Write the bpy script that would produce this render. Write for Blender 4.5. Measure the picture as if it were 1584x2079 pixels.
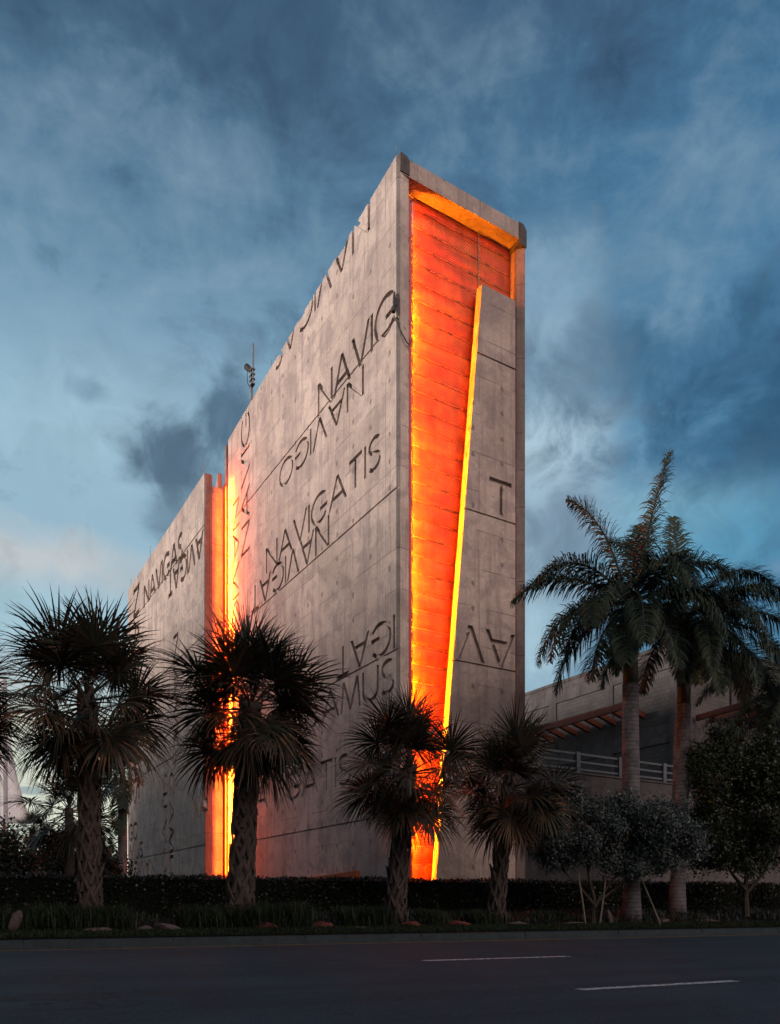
import bpy, math, random
import numpy as np
from mathutils import Vector, Matrix, Euler

for o in list(bpy.data.objects):
    bpy.data.objects.remove(o)
SC = bpy.context.scene
COL = SC.collection
R = math.radians

# ------------------------------------------------------------------ camera
cam_d = bpy.data.cameras.new("camera")
cam = bpy.data.objects.new("camera", cam_d)
COL.objects.link(cam)
cam.location = (0, 0, 1.0)
cam.rotation_euler = (R(90), 0, 0)
cam_d.sensor_fit = 'HORIZONTAL'
cam_d.sensor_width = 24
cam_d.lens = 24
cam_d.shift_y = (1832 - 1039.5) / 1584
cam_d.clip_start = 0.1
cam_d.clip_end = 3000
SC.camera = cam
SC.view_settings.view_transform = 'Standard'
SC.view_settings.look = 'None'
SC.view_settings.gamma = 1
SC.view_settings.exposure = 0.0
SC.cycles.use_denoising = True
SC.cycles.max_bounces = 6
SC.cycles.transparent_max_bounces = 4
SC.cycles.sample_clamp_indirect = 4

SUN_EL, SUN_AZ = 13.0, 252.0     # degrees; azimuth clockwise from +Y (behind the camera, to the left)
SUN_STR, SUN_COL, SUN_ANG = 3.9, (1.0, 0.84, 0.73), 9.0
SKY_REAR = (0.12, 0.15, 0.20)

# ------------------------------------------------------------------ node helper
class NT:
    def __init__(s, tree):
        s.t = tree; s.n = tree.nodes; s.l = tree.links
    def node(s, kind, **kw):
        n = s.n.new(kind)
        for k, v in kw.items():
            setattr(n, k, v)
        return n
    def _in(s, sock, v):
        if isinstance(v, bpy.types.NodeSocket):
            s.l.new(v, sock)
        elif v is not None:
            if isinstance(v, (tuple, list)) and len(v) == 3 and sock.type == 'RGBA':
                v = (*v, 1)
            sock.default_value = v
    def m(s, op, a, b=None, c=None, clamp=False):
        n = s.node('ShaderNodeMath', operation=op, use_clamp=clamp)
        s._in(n.inputs[0], a)
        if b is not None: s._in(n.inputs[1], b)
        if c is not None: s._in(n.inputs[2], c)
        return n.outputs[0]
    def mix(s, f, a, b, mode='MIX'):
        n = s.node('ShaderNodeMix', data_type='RGBA', blend_type=mode)
        s._in(n.inputs[0], f); s._in(n.inputs[6], a); s._in(n.inputs[7], b)
        return n.outputs[2]
    def noise(s, vec, scale, detail=4, rough=.55, dist=0.0, w=None):
        n = s.node('ShaderNodeTexNoise')
        if vec is not None: s.l.new(vec, n.inputs['Vector'])
        n.inputs['Scale'].default_value = scale
        n.inputs['Detail'].default_value = detail
        n.inputs['Roughness'].default_value = rough
        n.inputs['Distortion'].default_value = dist
        return n.outputs['Fac']
    def ss(s, x, a, b, o0=0.0, o1=1.0):
        n = s.node('ShaderNodeMapRange', interpolation_type='SMOOTHSTEP')
        s._in(n.inputs[0], x)
        n.inputs[1].default_value = a; n.inputs[2].default_value = b
        n.inputs[3].default_value = o0; n.inputs[4].default_value = o1
        return n.outputs[0]
    def ramp(s, x, stops, interp='LINEAR'):
        n = s.node('ShaderNodeValToRGB')
        s._in(n.inputs[0], x)
        cr = n.color_ramp; cr.interpolation = interp
        while len(cr.elements) < len(stops): cr.elements.new(.5)
        for e, (p, c) in zip(cr.elements, stops):
            e.position = p; e.color = (*c, 1)
        return n.outputs[0]
    def xyz(s, x, y, z):
        n = s.node('ShaderNodeCombineXYZ')
        s._in(n.inputs[0], x); s._in(n.inputs[1], y); s._in(n.inputs[2], z)
        return n.outputs[0]
    def sep(s, v):
        n = s.node('ShaderNodeSeparateXYZ'); s.l.new(v, n.inputs[0])
        return n.outputs[0], n.outputs[1], n.outputs[2]

def srgb(r, g, b):
    f = lambda c: (c / 255 / 12.92) if c <= 10 else ((c / 255 + .055) / 1.055) ** 2.4
    return (f(r), f(g), f(b))

# ------------------------------------------------------------------ world
def build_world():
    w = bpy.data.worlds.new("World"); SC.world = w; w.use_nodes = True
    T = NT(w.node_tree); T.n.clear()
    out = T.node('ShaderNodeOutputWorld'); bg = T.node('ShaderNodeBackground')
    tc = T.node('ShaderNodeTexCoord')
    d = tc.outputs['Generated']
    x, y, z = T.sep(d)
    az = T.m('ARCTAN2', x, y)                     # 0 ahead, + right (radians)
    el = T.m('ARCSINE', z)
    # clouds: noise on the direction itself, stretched and warped
    n1 = T.noise(d, 2.2, 8, .6, .7)
    rot = T.node('ShaderNodeMapping'); T.l.new(d, rot.inputs[0])
    rot.inputs['Rotation'].default_value = (R(20), R(52), R(10))
    rot.inputs['Scale'].default_value = (2.6, 3.0, 7.5)
    n2 = T.noise(rot.outputs[0], 1.25, 6, .55, .5)      # long soft streaks
    n3 = T.noise(d, 7.0, 8, .62, .4)
    n4 = T.noise(d, 3.4, 5, .6, .3)
    n5 = T.noise(d, 17.0, 6, .6, .6)
    eld = T.m('DIVIDE', el, math.pi / 2)
    left = T.ramp(eld, [(0.0, srgb(190, 214, 206)), (.10, srgb(190, 208, 208)), (.17, srgb(172, 190, 196)),
                        (.25, srgb(152, 186, 204)), (.36, srgb(130, 168, 192)), (.46, srgb(88, 124, 152)), (.56, srgb(60, 90, 116)), (.8, srgb(44, 66, 88))])
    right = T.ramp(eld, [(0.0, srgb(120, 160, 178)), (.12, srgb(84, 134, 165)), (.22, srgb(78, 130, 164)),
                         (.33, srgb(84, 134, 168)), (.46, srgb(74, 118, 152)), (.56, srgb(62, 98, 130)), (.8, srgb(40, 64, 90))])
    fx = T.ss(T.m('ADD', az, T.m('MULTIPLY', T.m('SUBTRACT', n4, .5), .25)), -.18, .42)
    col = T.mix(fx, left, right)
    # broad cloud modulation
    mod = T.m('ADD', T.m('MULTIPLY', T.m('SUBTRACT', n2, .5), 1.5), T.m('MULTIPLY', T.m('SUBTRACT', n1, .5), .8))
    mod = T.m('ADD', mod, T.m('MULTIPLY', T.m('SUBTRACT', n3, .5), 2.1))
    mod = T.m('ADD', mod, T.m('MULTIPLY', T.m('SUBTRACT', n5, .5), 1.3))
    mod = T.m('ADD', mod, T.m('MULTIPLY', T.m('SUBTRACT', T.noise(rot.outputs[0], 3.6, 7, .65, .6), .5), 1.2))
    strength = T.ss(el, .05, .35, .35, 1.0)
    mod = T.m('MULTIPLY', mod, strength)
    dk = T.m('MAXIMUM', T.m('MULTIPLY', mod, -1.0), 0.0)
    lt = T.m('MAXIMUM', mod, 0.0)
    col = T.mix(T.m('MULTIPLY', dk, 1.5, clamp=True), col, T.mix(.25, T.mix(1.0, col, (.42, .48, .56), 'MULTIPLY'), srgb(74, 88, 108)))
    col = T.mix(T.m('MULTIPLY', lt, .9, clamp=True), col, T.mix(.5, col, srgb(160, 186, 202)))
    def blob(px, py, rx, ry, color, amt, soft=.5, nz=.55, rotd=0):
        nonlocal col
        u = (px - 792) / 1584; v = (1832 - py) / 1584
        a0 = math.atan(u); e0 = math.atan(v * math.cos(a0))
        ra = rx / 1584 * math.cos(a0) ** 2; re = ry / 1584 * math.cos(e0) ** 2
        dx = T.m('DIVIDE', T.m('SUBTRACT', az, a0), ra)
        dy = T.m('DIVIDE', T.m('SUBTRACT', el, e0), re)
        if rotd:
            c, s_ = math.cos(R(rotd)), math.sin(R(rotd))
            dx, dy = (T.m('ADD', T.m('MULTIPLY', dx, c), T.m('MULTIPLY', dy, s_)),
                      T.m('SUBTRACT', T.m('MULTIPLY', dy, c), T.m('MULTIPLY', dx, s_)))
        r = T.m('SQRT', T.m('ADD', T.m('MULTIPLY', dx, dx), T.m('MULTIPLY', dy, dy)))
        r = T.m('ADD', r, T.m('MULTIPLY', T.m('SUBTRACT', n3, .5), nz * 5.2))
        r = T.m('ADD', r, T.m('MULTIPLY', T.m('SUBTRACT', n5, .5), nz * 2.4))
        r = T.m('ADD', r, T.m('MULTIPLY', T.m('SUBTRACT', n1, .5), nz * 1.6))
        f = T.ss(r, 1 + soft, 1 - soft, 0.0, amt)
        col = T.mix(f, col, T.mix(T.ss(n5, .35, .65), tuple(q * .88 for q in color), tuple(q * 1.14 for q in color)))
    blob(1120, 950, 110, 280, srgb(186, 212, 226), .75, .9, .7)      # bright gap right of the tower
    blob(1290, 1040, 170, 60, srgb(140, 185, 206), .6, .8, .7)
    blob(1150, 1080, 90, 130, srgb(112, 134, 156), .8, .6, .5)
    blob(1330, 720, 330, 90, srgb(56, 96, 128), .65, .7, .7, 25)
    blob(1450, 905, 220, 70, srgb(50, 92, 124), .65, .6, .7, 20)
    blob(1250, 560, 260, 60, srgb(104, 142, 170), .4, .9, .8, 20)
    blob(1090, 1330, 60, 90, srgb(178, 208, 222), .7, .8, .4)
    blob(1450, 1090, 200, 60, srgb(96, 160, 190), .5, .8, .7)
    blob(250, 760, 330, 90, srgb(140, 170, 190), .4, .9, .8, -20)
    blob(160, 880, 260, 120, srgb(168, 200, 214), .5, .9, .5)
    blob(80, 1130, 260, 55, srgb(206, 200, 196), .6, .8, .6)         # peach bank
    blob(60, 1250, 240, 60, srgb(160, 200, 216), .55, .8, .4)
    blob(60, 1480, 130, 30, srgb(226, 204, 184), .7, .9, .4)
    blob(150, 1600, 260, 90, srgb(206, 226, 212), .7, .8, .3)
    blob(200, 1680, 120, 60, srgb(224, 238, 216), .8, .8, .2)
    blob(40, 1640, 300, 150, srgb(232, 236, 216), .85, .9, .15)
    blob(345, 940, 105, 85, srgb(84, 108, 130), .92, .5, .55)
    blob(470, 850, 60, 75, srgb(78, 106, 130), .85, .5, .5)
    blob(345, 1050, 85, 60, srgb(104, 130, 150), .8, .5, .55)
    blob(115, 1545, 36, 18, srgb(128, 148, 164), .85, .4, .4)
    blob(60, 1605, 34, 7, srgb(140, 160, 172), .7, .4, .35)
    blob(175, 790, 40, 22, srgb(104, 136, 160), .5, .6, .5)
    blob(690, 60, 500, 90, srgb(66, 94, 122), .55, .9, .7, -12)
    # behind the viewer: plain cloudy dusk sky from the Sky Texture, low sun
    sky = T.node('ShaderNodeTexSky', sky_type='NISHITA')
    sky.sun_disc = False
    sky.sun_elevation = R(SUN_EL); sky.sun_rotation = R(SUN_AZ)
    sky.air_density = 1.2; sky.dust_density = 1.5
    rear = T.mix(1.0, sky.outputs[0], (.06, .06, .06), 'MULTIPLY')
    rear = T.mix(.7, rear, SKY_REAR)
    # bright patch added to the sky behind the viewer, right, lighting the tower front
    a1, e1 = R(142), R(27)
    dt = T.m('ADD', T.m('ADD', T.m('MULTIPLY', x, math.sin(a1) * math.cos(e1)), T.m('MULTIPLY', y, math.cos(a1) * math.cos(e1))), T.m('MULTIPLY', z, math.sin(e1)))
    rear = T.mix(T.ss(dt, .80, .98), rear, (3.6, 2.75, 2.35))
    fb = T.ss(y, .15, -.35)
    col = T.mix(fb, col, rear)
    below = T.ss(z, -.01, -.06)
    col = T.mix(below, col, (.02, .022, .025))
    T.l.new(col, bg.inputs[0]); bg.inputs[1].default_value = 1.0
    T.l.new(bg.outputs[0], out.inputs[0])
    w.cycles.sampling_method = 'MANUAL'; w.cycles.sample_map_resolution = 512
build_world()

sun_d = bpy.data.lights.new("sun", 'SUN')
sun_d.energy = SUN_STR; sun_d.color = SUN_COL; sun_d.angle = R(SUN_ANG)
sun = bpy.data.objects.new("sun", sun_d); COL.objects.link(sun)
a = R(SUN_AZ); e = R(SUN_EL)
to_sun = Vector((math.sin(a) * math.cos(e), math.cos(a) * math.cos(e), math.sin(e)))
sun.rotation_euler = to_sun.to_track_quat('Z', 'Y').to_euler()

# ------------------------------------------------------------------ materials
MATS = {}
def mat(name, base, rough=.7, spec=.3, bump=None, build=None, metallic=0):
    m = bpy.data.materials.new(name); m.use_nodes = True
    T = NT(m.node_tree)
    b = T.n['Principled BSDF']
    b.inputs['Roughness'].default_value = rough
    b.inputs['Specular IOR Level'].default_value = spec
    b.inputs['Metallic'].default_value = metallic
    tc = T.node('ShaderNodeTexCoord').outputs['Object']
    if build:
        c, h, hs = build(T, tc)
    else:
        n = T.noise(tc, 6, 4)
        c = T.mix(1.0, base, T.ramp(n, [(.25, (.7, .7, .7)), (.75, (1.25, 1.25, 1.25))]), 'MULTIPLY')
        h, hs = n, .15
    T._in(b.inputs['Base Color'], c)
    if h is not None:
        bp = T.node('ShaderNodeBump'); bp.inputs['Strength'].default_value = hs
        bp.inputs['Distance'].default_value = .02
        T.l.new(h, bp.inputs['Height']); T.l.new(bp.outputs[0], b.inputs['Normal'])
    MATS[name] = m
    return m

def concrete(name, base, dark=1.0, sheet=(2.72, 1.4275), off=(.84, .46), ties=True):
    def bld(T, v):
        x, y, z = T.sep(v)
        h = T.m('ADD', x, y)
        hv = T.xyz(h, 0, z)
        big = T.noise(v, .22, 5, .6, .8)
        mid = T.noise(v, 1.1, 6, .62, .6)
        fine = T.noise(v, 9, 5, .6)
        st = T.node('ShaderNodeMapping'); T.l.new(v, st.inputs[0]); st.inputs['Scale'].default_value = (1, 1, .06)
        streak = T.noise(st.outputs[0], 3.2, 5, .65)
        st2 = T.node('ShaderNodeMapping'); T.l.new(v, st2.inputs[0]); st2.inputs['Scale'].default_value = (1, 1, .02)
        streak2 = T.noise(st2.outputs[0], 12, 3, .6)
        c = T.mix(T.ss(big, .38, .62), tuple(q * .86 for q in base), tuple(q * 1.12 for q in base))
        c = T.mix(T.ss(mid, .44, .62, 0, .62), c, tuple(q * f for q, f in zip(base, (.60, .60, .66))))
        c = T.mix(T.ss(streak, .47, .68, 0, .55), c, tuple(q * f for q, f in zip(base, (.50, .49, .54))))
        c = T.mix(T.ss(streak2, .55, .75, 0, .20), c, tuple(q * .6 for q in base))
        c = T.mix(1.0, c, T.ramp(fine, [(.3, (.86, .86, .86)), (.7, (1.12, 1.12, 1.12))]), 'MULTIPLY')
        # form sheet tone and thin form lines
        sh = T.m('DIVIDE', T.m('SUBTRACT', h, off[0]), sheet[0])
        sz = T.m('DIVIDE', T.m('SUBTRACT', z, off[1]), sheet[1])
        wn = T.node('ShaderNodeTexWhiteNoise', noise_dimensions='2D')
        T.l.new(T.xyz(T.m('FLOOR', sh), T.m('FLOOR', sz), 0), wn.inputs[0])
        c = T.mix(1.0, c, T.ramp(wn.outputs[0], [(0, (.93, .93, .93)), (1, (1.06, 1.06, 1.06))]), 'MULTIPLY')
        def line(q, size, wd, edge_noise):
            f = T.m('FRACT', q)
            dd = T.m('MULTIPLY', T.m('MINIMUM', f, T.m('SUBTRACT', 1.0, f)), size)
            return T.ss(dd, wd, wd * .3)
        brk = T.ss(T.noise(v, .5, 3), .40, .55)
        lv = T.m('MULTIPLY', line(sh, sheet[0], .022, 0), brk)
        lh = T.m('MULTIPLY', line(sz, sheet[1], .022, 0), T.ss(T.noise(v, .7, 3, .5, 1.), .42, .56))
        ln = T.m('MAXIMUM', lv, lh)
        c = T.mix(T.m('MULTIPLY', ln, .72), c, tuple(q * .3 for q in base))
        if ties:
            gx = T.m('FRACT', T.m('DIVIDE', T.m('SUBTRACT', h, off[0] + .4), 1.36))
            gz = T.m('FRACT', T.m('DIVIDE', T.m('SUBTRACT', z, off[1] + .4), .95))
            wn2 = T.node('ShaderNodeTexWhiteNoise', noise_dimensions='2D')
            T.l.new(T.xyz(T.m('FLOOR', T.m('DIVIDE', T.m('SUBTRACT', h, off[0] + .4), 1.36)),
                          T.m('FLOOR', T.m('DIVIDE', T.m('SUBTRACT', z, off[1] + .4), .95)), 0), wn2.inputs[0])
            dx = T.m('MULTIPLY', T.m('SUBTRACT', gx, .5), 1.36); dz = T.m('MULTIPLY', T.m('SUBTRACT', gz, .5), .7)
            rr = T.m('SQRT', T.m('ADD', T.m('MULTIPLY', dx, dx), T.m('MULTIPLY', dz, dz)))
            rr = T.m('ADD', rr, T.m('MULTIPLY', T.m('SUBTRACT', fine, .5), .12))
            tie = T.m('MULTIPLY', T.ss(rr, .10, .05), T.m('GREATER_THAN', wn2.outputs[0], .45))
            c = T.mix(T.m('MULTIPLY', tie, .75), c, tuple(q * .33 for q in base))
            ht = T.m('SUBTRACT', T.m('MULTIPLY', fine, .5), T.m('MAXIMUM', tie, ln))
        else:
            ht = T.m('SUBTRACT', T.m('MULTIPLY', fine, .5), ln)
        return c, ht, .5
    return mat(name, base, .85, .2, build=bld)

concrete('tower_concrete', (.51, .422, .382))
concrete('panel_concrete', (.43, .35, .32))
concrete('chamfer_shaded_end_concrete', (.20, .175, .17), ties=False)
concrete('edge_concrete', (.26, .21, .20), ties=False)
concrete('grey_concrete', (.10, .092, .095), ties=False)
mat('stained_concrete', (.095, .085, .085), .9, .2)

def block_build(T, v):
    x, y, z = T.sep(v)
    h = T.m('ADD', x, y)
    br = T.node('ShaderNodeTexBrick')
    T.l.new(T.xyz(h, z, 0), br.inputs['Vector'])
    br.inputs['Scale'].default_value = 1.0
    br.inputs['Brick Width'].default_value = .6; br.inputs['Row Height'].default_value = .3
    br.inputs['Mortar Size'].default_value = .025
    br.inputs['Color1'].default_value = (.085, .08, .082, 1); br.inputs['Color2'].default_value = (.105, .10, .10, 1)
    br.inputs['Mortar'].default_value = (.07, .066, .068, 1)
    n = T.noise(v, .6, 5)
    c = T.mix(1.0, br.outputs[0], T.ramp(n, [(.3, (.75, .75, .78)), (.7, (1.2, 1.15, 1.12))]), 'MULTIPLY')
    return c, br.outputs[0], .3
mat('block_wall', None, .9, .2, build=block_build)

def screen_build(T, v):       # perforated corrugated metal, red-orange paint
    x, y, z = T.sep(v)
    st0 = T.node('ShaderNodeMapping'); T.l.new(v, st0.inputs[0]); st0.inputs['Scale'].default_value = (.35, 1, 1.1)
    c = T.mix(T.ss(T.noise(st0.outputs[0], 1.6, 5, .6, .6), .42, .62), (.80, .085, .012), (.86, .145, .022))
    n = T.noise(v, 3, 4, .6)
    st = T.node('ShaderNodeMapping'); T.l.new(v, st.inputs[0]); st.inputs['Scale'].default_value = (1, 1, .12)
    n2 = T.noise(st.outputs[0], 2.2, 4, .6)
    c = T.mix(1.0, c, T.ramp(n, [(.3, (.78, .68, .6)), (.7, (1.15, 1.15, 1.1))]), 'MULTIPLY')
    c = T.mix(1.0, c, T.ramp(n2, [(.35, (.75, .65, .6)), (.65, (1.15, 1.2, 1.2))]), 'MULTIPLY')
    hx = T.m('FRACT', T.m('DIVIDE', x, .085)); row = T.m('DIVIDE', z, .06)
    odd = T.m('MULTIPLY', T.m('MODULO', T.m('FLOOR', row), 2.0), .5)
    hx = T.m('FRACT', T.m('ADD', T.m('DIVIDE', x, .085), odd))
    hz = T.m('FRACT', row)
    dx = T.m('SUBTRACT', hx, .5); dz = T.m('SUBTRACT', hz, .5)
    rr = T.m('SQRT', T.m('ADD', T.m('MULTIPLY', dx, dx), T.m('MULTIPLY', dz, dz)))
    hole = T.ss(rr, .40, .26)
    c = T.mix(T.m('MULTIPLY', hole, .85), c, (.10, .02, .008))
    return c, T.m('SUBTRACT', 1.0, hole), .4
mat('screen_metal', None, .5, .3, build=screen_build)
mat('dark_red_metal', (.42, .05, .04), .45, .4)
mat('seam_metal', None, .6, .3, build=lambda T, v: (T.mix(T.ss(T.noise(v, 2.2, 6, .8), .46, .58), (.80, .15, .03), (.16, .045, .018)), T.noise(v, 30), .5))
mat('rust_orange_steel', (.11, .030, .018), .7, .3)
mat('ramp_orange', (.42, .10, .035), .7, .2)
mat('dark_metal', (.03, .03, .032), .6, .3)
mat('galvanised', (.16, .17, .18), .5, .4)
mat('rail_metal', (.085, .092, .105), .5, .4)
mat('roof_dark', (.03, .03, .032), .9)
mat('boot_fibre', (.055, .046, .044), .95, .1)
mat('trunk_bark', (.048, .036, .030), .95, .1)
mat('twig_bark', (.045, .038, .032), .95, .1)
mat('stake_wood', (.13, .12, .10), .9, .1)
mat('sail_fabric', (.42, .40, .43), .8, .2)
mat('mast_paint', (.42, .42, .46), .5, .3)
mat('rock_pinkish', (.075, .058, .064), .9, .2)
mat('rock_red', (.075, .025, .023), .9, .2)
mat('mulch', (.010, .009, .008), .95, .1)

def ring_build(T, v):
    x, y, z = T.sep(v)
    w = T.m('ADD', T.m('DIVIDE', z, .13), T.m('MULTIPLY', T.m('SUBTRACT', T.noise(v, 2.0, 3), .5), .6))
    f = T.m('FRACT', w)
    ring = T.ss(T.m('MINIMUM', f, T.m('SUBTRACT', 1.0, f)), .16, .04)
    n = T.noise(v, 3, 6, .65, .5)
    c = T.mix(T.ss(n, .42, .66), (.115, .112, .126), (.060, .059, .068))
    c = T.mix(T.m('MULTIPLY', ring, .55), c, (.04, .034, .034))
    return c, T.m('SUBTRACT', 1.0, ring), .4
mat('ringed_trunk', None, .9, .15, build=ring_build)

def leafmat(name, c1, c2, rough=.5, spec=.35, scale=1.5, trans=0.0):
    def b(T, v):
        n = T.noise(v, scale, 3, .6)
        g = T.node('ShaderNodeNewGeometry')
        c = T.mix(T.ss(n, .38, .62), c1, c2)
        c = T.mix(1.0, c, T.ramp(g.outputs['Random Per Island'], [(0, (.55, .55, .55)), (1, (1.45, 1.45, 1.45))]), 'MULTIPLY')
        return c, None, 0
    return mat(name, None, rough, spec, build=b)
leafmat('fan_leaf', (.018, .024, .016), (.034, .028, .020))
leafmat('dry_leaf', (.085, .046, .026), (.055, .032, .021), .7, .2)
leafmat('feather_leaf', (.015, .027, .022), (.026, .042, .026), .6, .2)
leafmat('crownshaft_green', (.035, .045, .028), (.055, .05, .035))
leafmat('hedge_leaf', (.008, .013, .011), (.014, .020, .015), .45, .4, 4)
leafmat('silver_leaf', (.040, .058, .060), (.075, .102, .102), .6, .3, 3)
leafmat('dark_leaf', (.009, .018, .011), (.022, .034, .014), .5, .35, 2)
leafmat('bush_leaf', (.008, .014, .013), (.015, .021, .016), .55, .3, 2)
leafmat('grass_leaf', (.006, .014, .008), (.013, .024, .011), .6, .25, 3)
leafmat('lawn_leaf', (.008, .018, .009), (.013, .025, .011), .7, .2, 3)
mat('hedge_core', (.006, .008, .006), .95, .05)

def emit(name, col, strength):
    m = bpy.data.materials.new(name); m.use_nodes = True
    T = NT(m.node_tree); T.n.clear()
    e_ = T.node('ShaderNodeEmission'); o_ = T.node('ShaderNodeOutputMaterial')
    e_.inputs[0].default_value = (*col, 1); e_.inputs[1].default_value = strength
    T.l.new(e_.outputs[0], o_.inputs[0]); MATS[name] = m
emit('amber_tube', (1.0, .225, .004), 1150)
emit('amber_tube_strong', (1.0, .25, .004), 1900)
emit('amber_tube_weak', (1.0, .175, .004), 520)
emit('amber_slot_tube', (1.0, .088, .003), 2600)
emit('amber_slot_rear_tube', (1.0, .092, .003), 640)
emit('amber_tube_hot', (1.0, .25, .004), 2500)

def road_build(T, v):
    x, y, z = T.sep(v)       # x along, y across (0 = far kerb, negative towards the viewer)
    n = T.noise(v, 55, 4, .7)
    n2 = T.noise(v, .5, 5, .6, .4)
    sp = T.node('ShaderNodeTexVoronoi'); T.l.new(v, sp.inputs[0]); sp.inputs['Scale'].default_value = 28
    st = T.node('ShaderNodeMapping'); T.l.new(v, st.inputs[0]); st.inputs['Scale'].default_value = (.05, 1, 1)
    n3 = T.noise(st.outputs[0], 1.4, 4, .6)
    n = T.m('ADD', T.m('MULTIPLY', n, .6), T.m('MULTIPLY', T.noise(v, 13, 6, .75), .4))
    c = T.mix(T.ss(n, .38, .62), (.008, .018, .030), (.024, .043, .064))
    c = T.mix(T.ss(sp.outputs['Distance'], .26, .10, 0, .8), c, (.085, .105, .125))
    c = T.mix(1.0, c, T.ramp(n2, [(.3, (.78, .78, .80)), (.7, (1.16, 1.16, 1.14))]), 'MULTIPLY')
    c = T.mix(1.0, c, T.ramp(n3, [(.35, (.8, .8, .8)), (.65, (1.18, 1.18, 1.18))]), 'MULTIPLY')
    cr = T.node('ShaderNodeTexVoronoi', feature='DISTANCE_TO_EDGE')
    wv = T.node('ShaderNodeVectorMath', operation='ADD'); nn = T.node('ShaderNodeTexNoise'); nn.inputs['Scale'].default_value = 2.5; nn.inputs['Detail'].default_value = 5
    T.l.new(v, nn.inputs['Vector']); T.l.new(v, wv.inputs[0]); T.l.new(nn.outputs['Color'], wv.inputs[1])
    T.l.new(wv.outputs[0], cr.inputs['Vector']); cr.inputs['Scale'].default_value = .38
    crk = T.m('MULTIPLY', T.ss(cr.outputs['Distance'], .010, .003), T.ss(T.noise(v, .35, 3), .48, .60))
    c = T.mix(T.m('MULTIPLY', crk, .75), c, (.006, .007, .009))
    for q in (-2.3, -4.4, -7.3, -9.0):
        c = T.mix(T.ss(T.m('ABSOLUTE', T.m('SUBTRACT', y, q)), .55, .1, 0, .28), c, (.018, .022, .028))
    oil = T.m('MULTIPLY', T.ss(T.noise(v, 1.1, 4, .6), .62, .72), .5)
    c = T.mix(oil, c, (.012, .014, .018))
    wob = T.m('MULTIPLY', T.m('SUBTRACT', T.noise(v, 1.2, 4), .5), .16)
    yy = T.m('ADD', y, wob)
    for q in (-6.0, -10.1, -1.25):
        f = T.ss(T.m('ABSOLUTE', T.m('SUBTRACT', yy, q)), .05, .02)
        c = T.mix(T.m('MULTIPLY', f, .6), c, (.010, .011, .013))
    return c, n, .35
mat('asphalt', None, .85, .2, build=road_build)
mat('kerb_concrete', (.020, .031, .038), .85, .2)
mat('road_paint', None, .7, .3, build=lambda T, v: (T.mix(T.ss(T.noise(v, 14, 5, .7), .42, .58), (.12, .13, .15), (.46, .50, .54)), T.noise(v, 50), .3))
mat('yellow_paint', None, .7, .3, build=lambda T, v: (T.mix(T.ss(T.noise(v, 5, 5, .7), .35, .6), (.16, .085, .02), (.34, .16, .03)), T.noise(v, 50), .3))

# ------------------------------------------------------------------ mesh helpers
class MB:
    def __init__(s):
        s.v = []; s.f = []; s.mi = []; s.n = 0
    def add(s, verts, faces, mi=0):
        verts = np.asarray(verts, dtype=np.float64).reshape(-1, 3)
        s.v.append(verts)
        b = s.n
        for f in faces:
            s.f.append([b + i for i in f]); s.mi.append(mi)
        s.n += len(verts)
    def box(s, x0, x1, y0, y1, z0, z1, mi=0, M=None):
        v = [(x0, y0, z0), (x1, y0, z0), (x1, y1, z0), (x0, y1, z0), (x0, y0, z1), (x1, y0, z1), (x1, y1, z1), (x0, y1, z1)]
        if M is not None: v = [tuple(M @ Vector(p)) for p in v]
        s.add(v, [(0, 3, 2, 1), (4, 5, 6, 7), (0, 1, 5, 4), (1, 2, 6, 5), (2, 3, 7, 6), (3, 0, 4, 7)], mi)
    def prism(s, poly, axis_fn, d0, d1, mi=0):
        """poly: list of 2-D points; axis_fn(p, q, d) -> 3-D"""
        n = len(poly)
        v = [axis_fn(p, q, d0) for p, q in poly] + [axis_fn(p, q, d1) for p, q in poly]
        f = [list(range(n))[::-1], list(range(n, 2 * n))] + [(i, (i + 1) % n, n + (i + 1) % n, n + i) for i in range(n)]
        s.add(v, f, mi)
    def tube(s, pts, rad, seg=8, mi=0, cap=True):
        pts = [Vector(p) for p in pts]; rings = []
        up = Vector((0, 0, 1)); V = []
        for i, p in enumerate(pts):
            t = (pts[min(i + 1, len(pts) - 1)] - pts[max(i - 1, 0)]).normalized()
            a_ = t.cross(up)
            if a_.length < .05: a_ = t.cross(Vector((0, 1, 0)))
            a_.normalize(); b_ = t.cross(a_).normalized()
            r = rad[i] if isinstance(rad, (list, tuple)) else rad
            for k in range(seg):
                an = 2 * math.pi * k / seg
                V.append(p + a_ * (r * math.cos(an)) + b_ * (r * math.sin(an)))
        F = []
        for i in range(len(pts) - 1):
            for k in range(seg):
                k2 = (k + 1) % seg
                F.append((i * seg + k, (i + 1) * seg + k, (i + 1) * seg + k2, i * seg + k2))
        if cap:
            F.append(tuple(range(seg))); F.append(tuple((len(pts) - 1) * seg + k for k in range(seg))[::-1])
        s.add([tuple(q) for q in V], F, mi)
    def mesh(s, name):
        me = bpy.data.meshes.new(name)
        V = np.concatenate(s.v) if s.v else np.zeros((0, 3))
        me.from_pydata(V.tolist(), [], s.f)
        if any(s.mi): me.polygons.foreach_set('material_index', s.mi)
        me.update()
        return me
    def build(s, name, mats, parent=None, loc=None, smooth=False):
        me = s.mesh(name)
        o = bpy.data.objects.new(name, me); COL.objects.link(o)
        for m_ in ([mats] if isinstance(mats, str) else mats): me.materials.append(MATS[m_])
        if parent: o.parent = parent
        if loc: o.location = loc
        if smooth:
            me.polygons.foreach_set('use_smooth', [True] * len(me.polygons))
        return o

def fix_normals(me):
    import bmesh
    bm = bmesh.new(); bm.from_mesh(me)
    bmesh.ops.recalc_face_normals(bm, faces=bm.faces)
    bm.to_mesh(me); bm.free()

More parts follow.
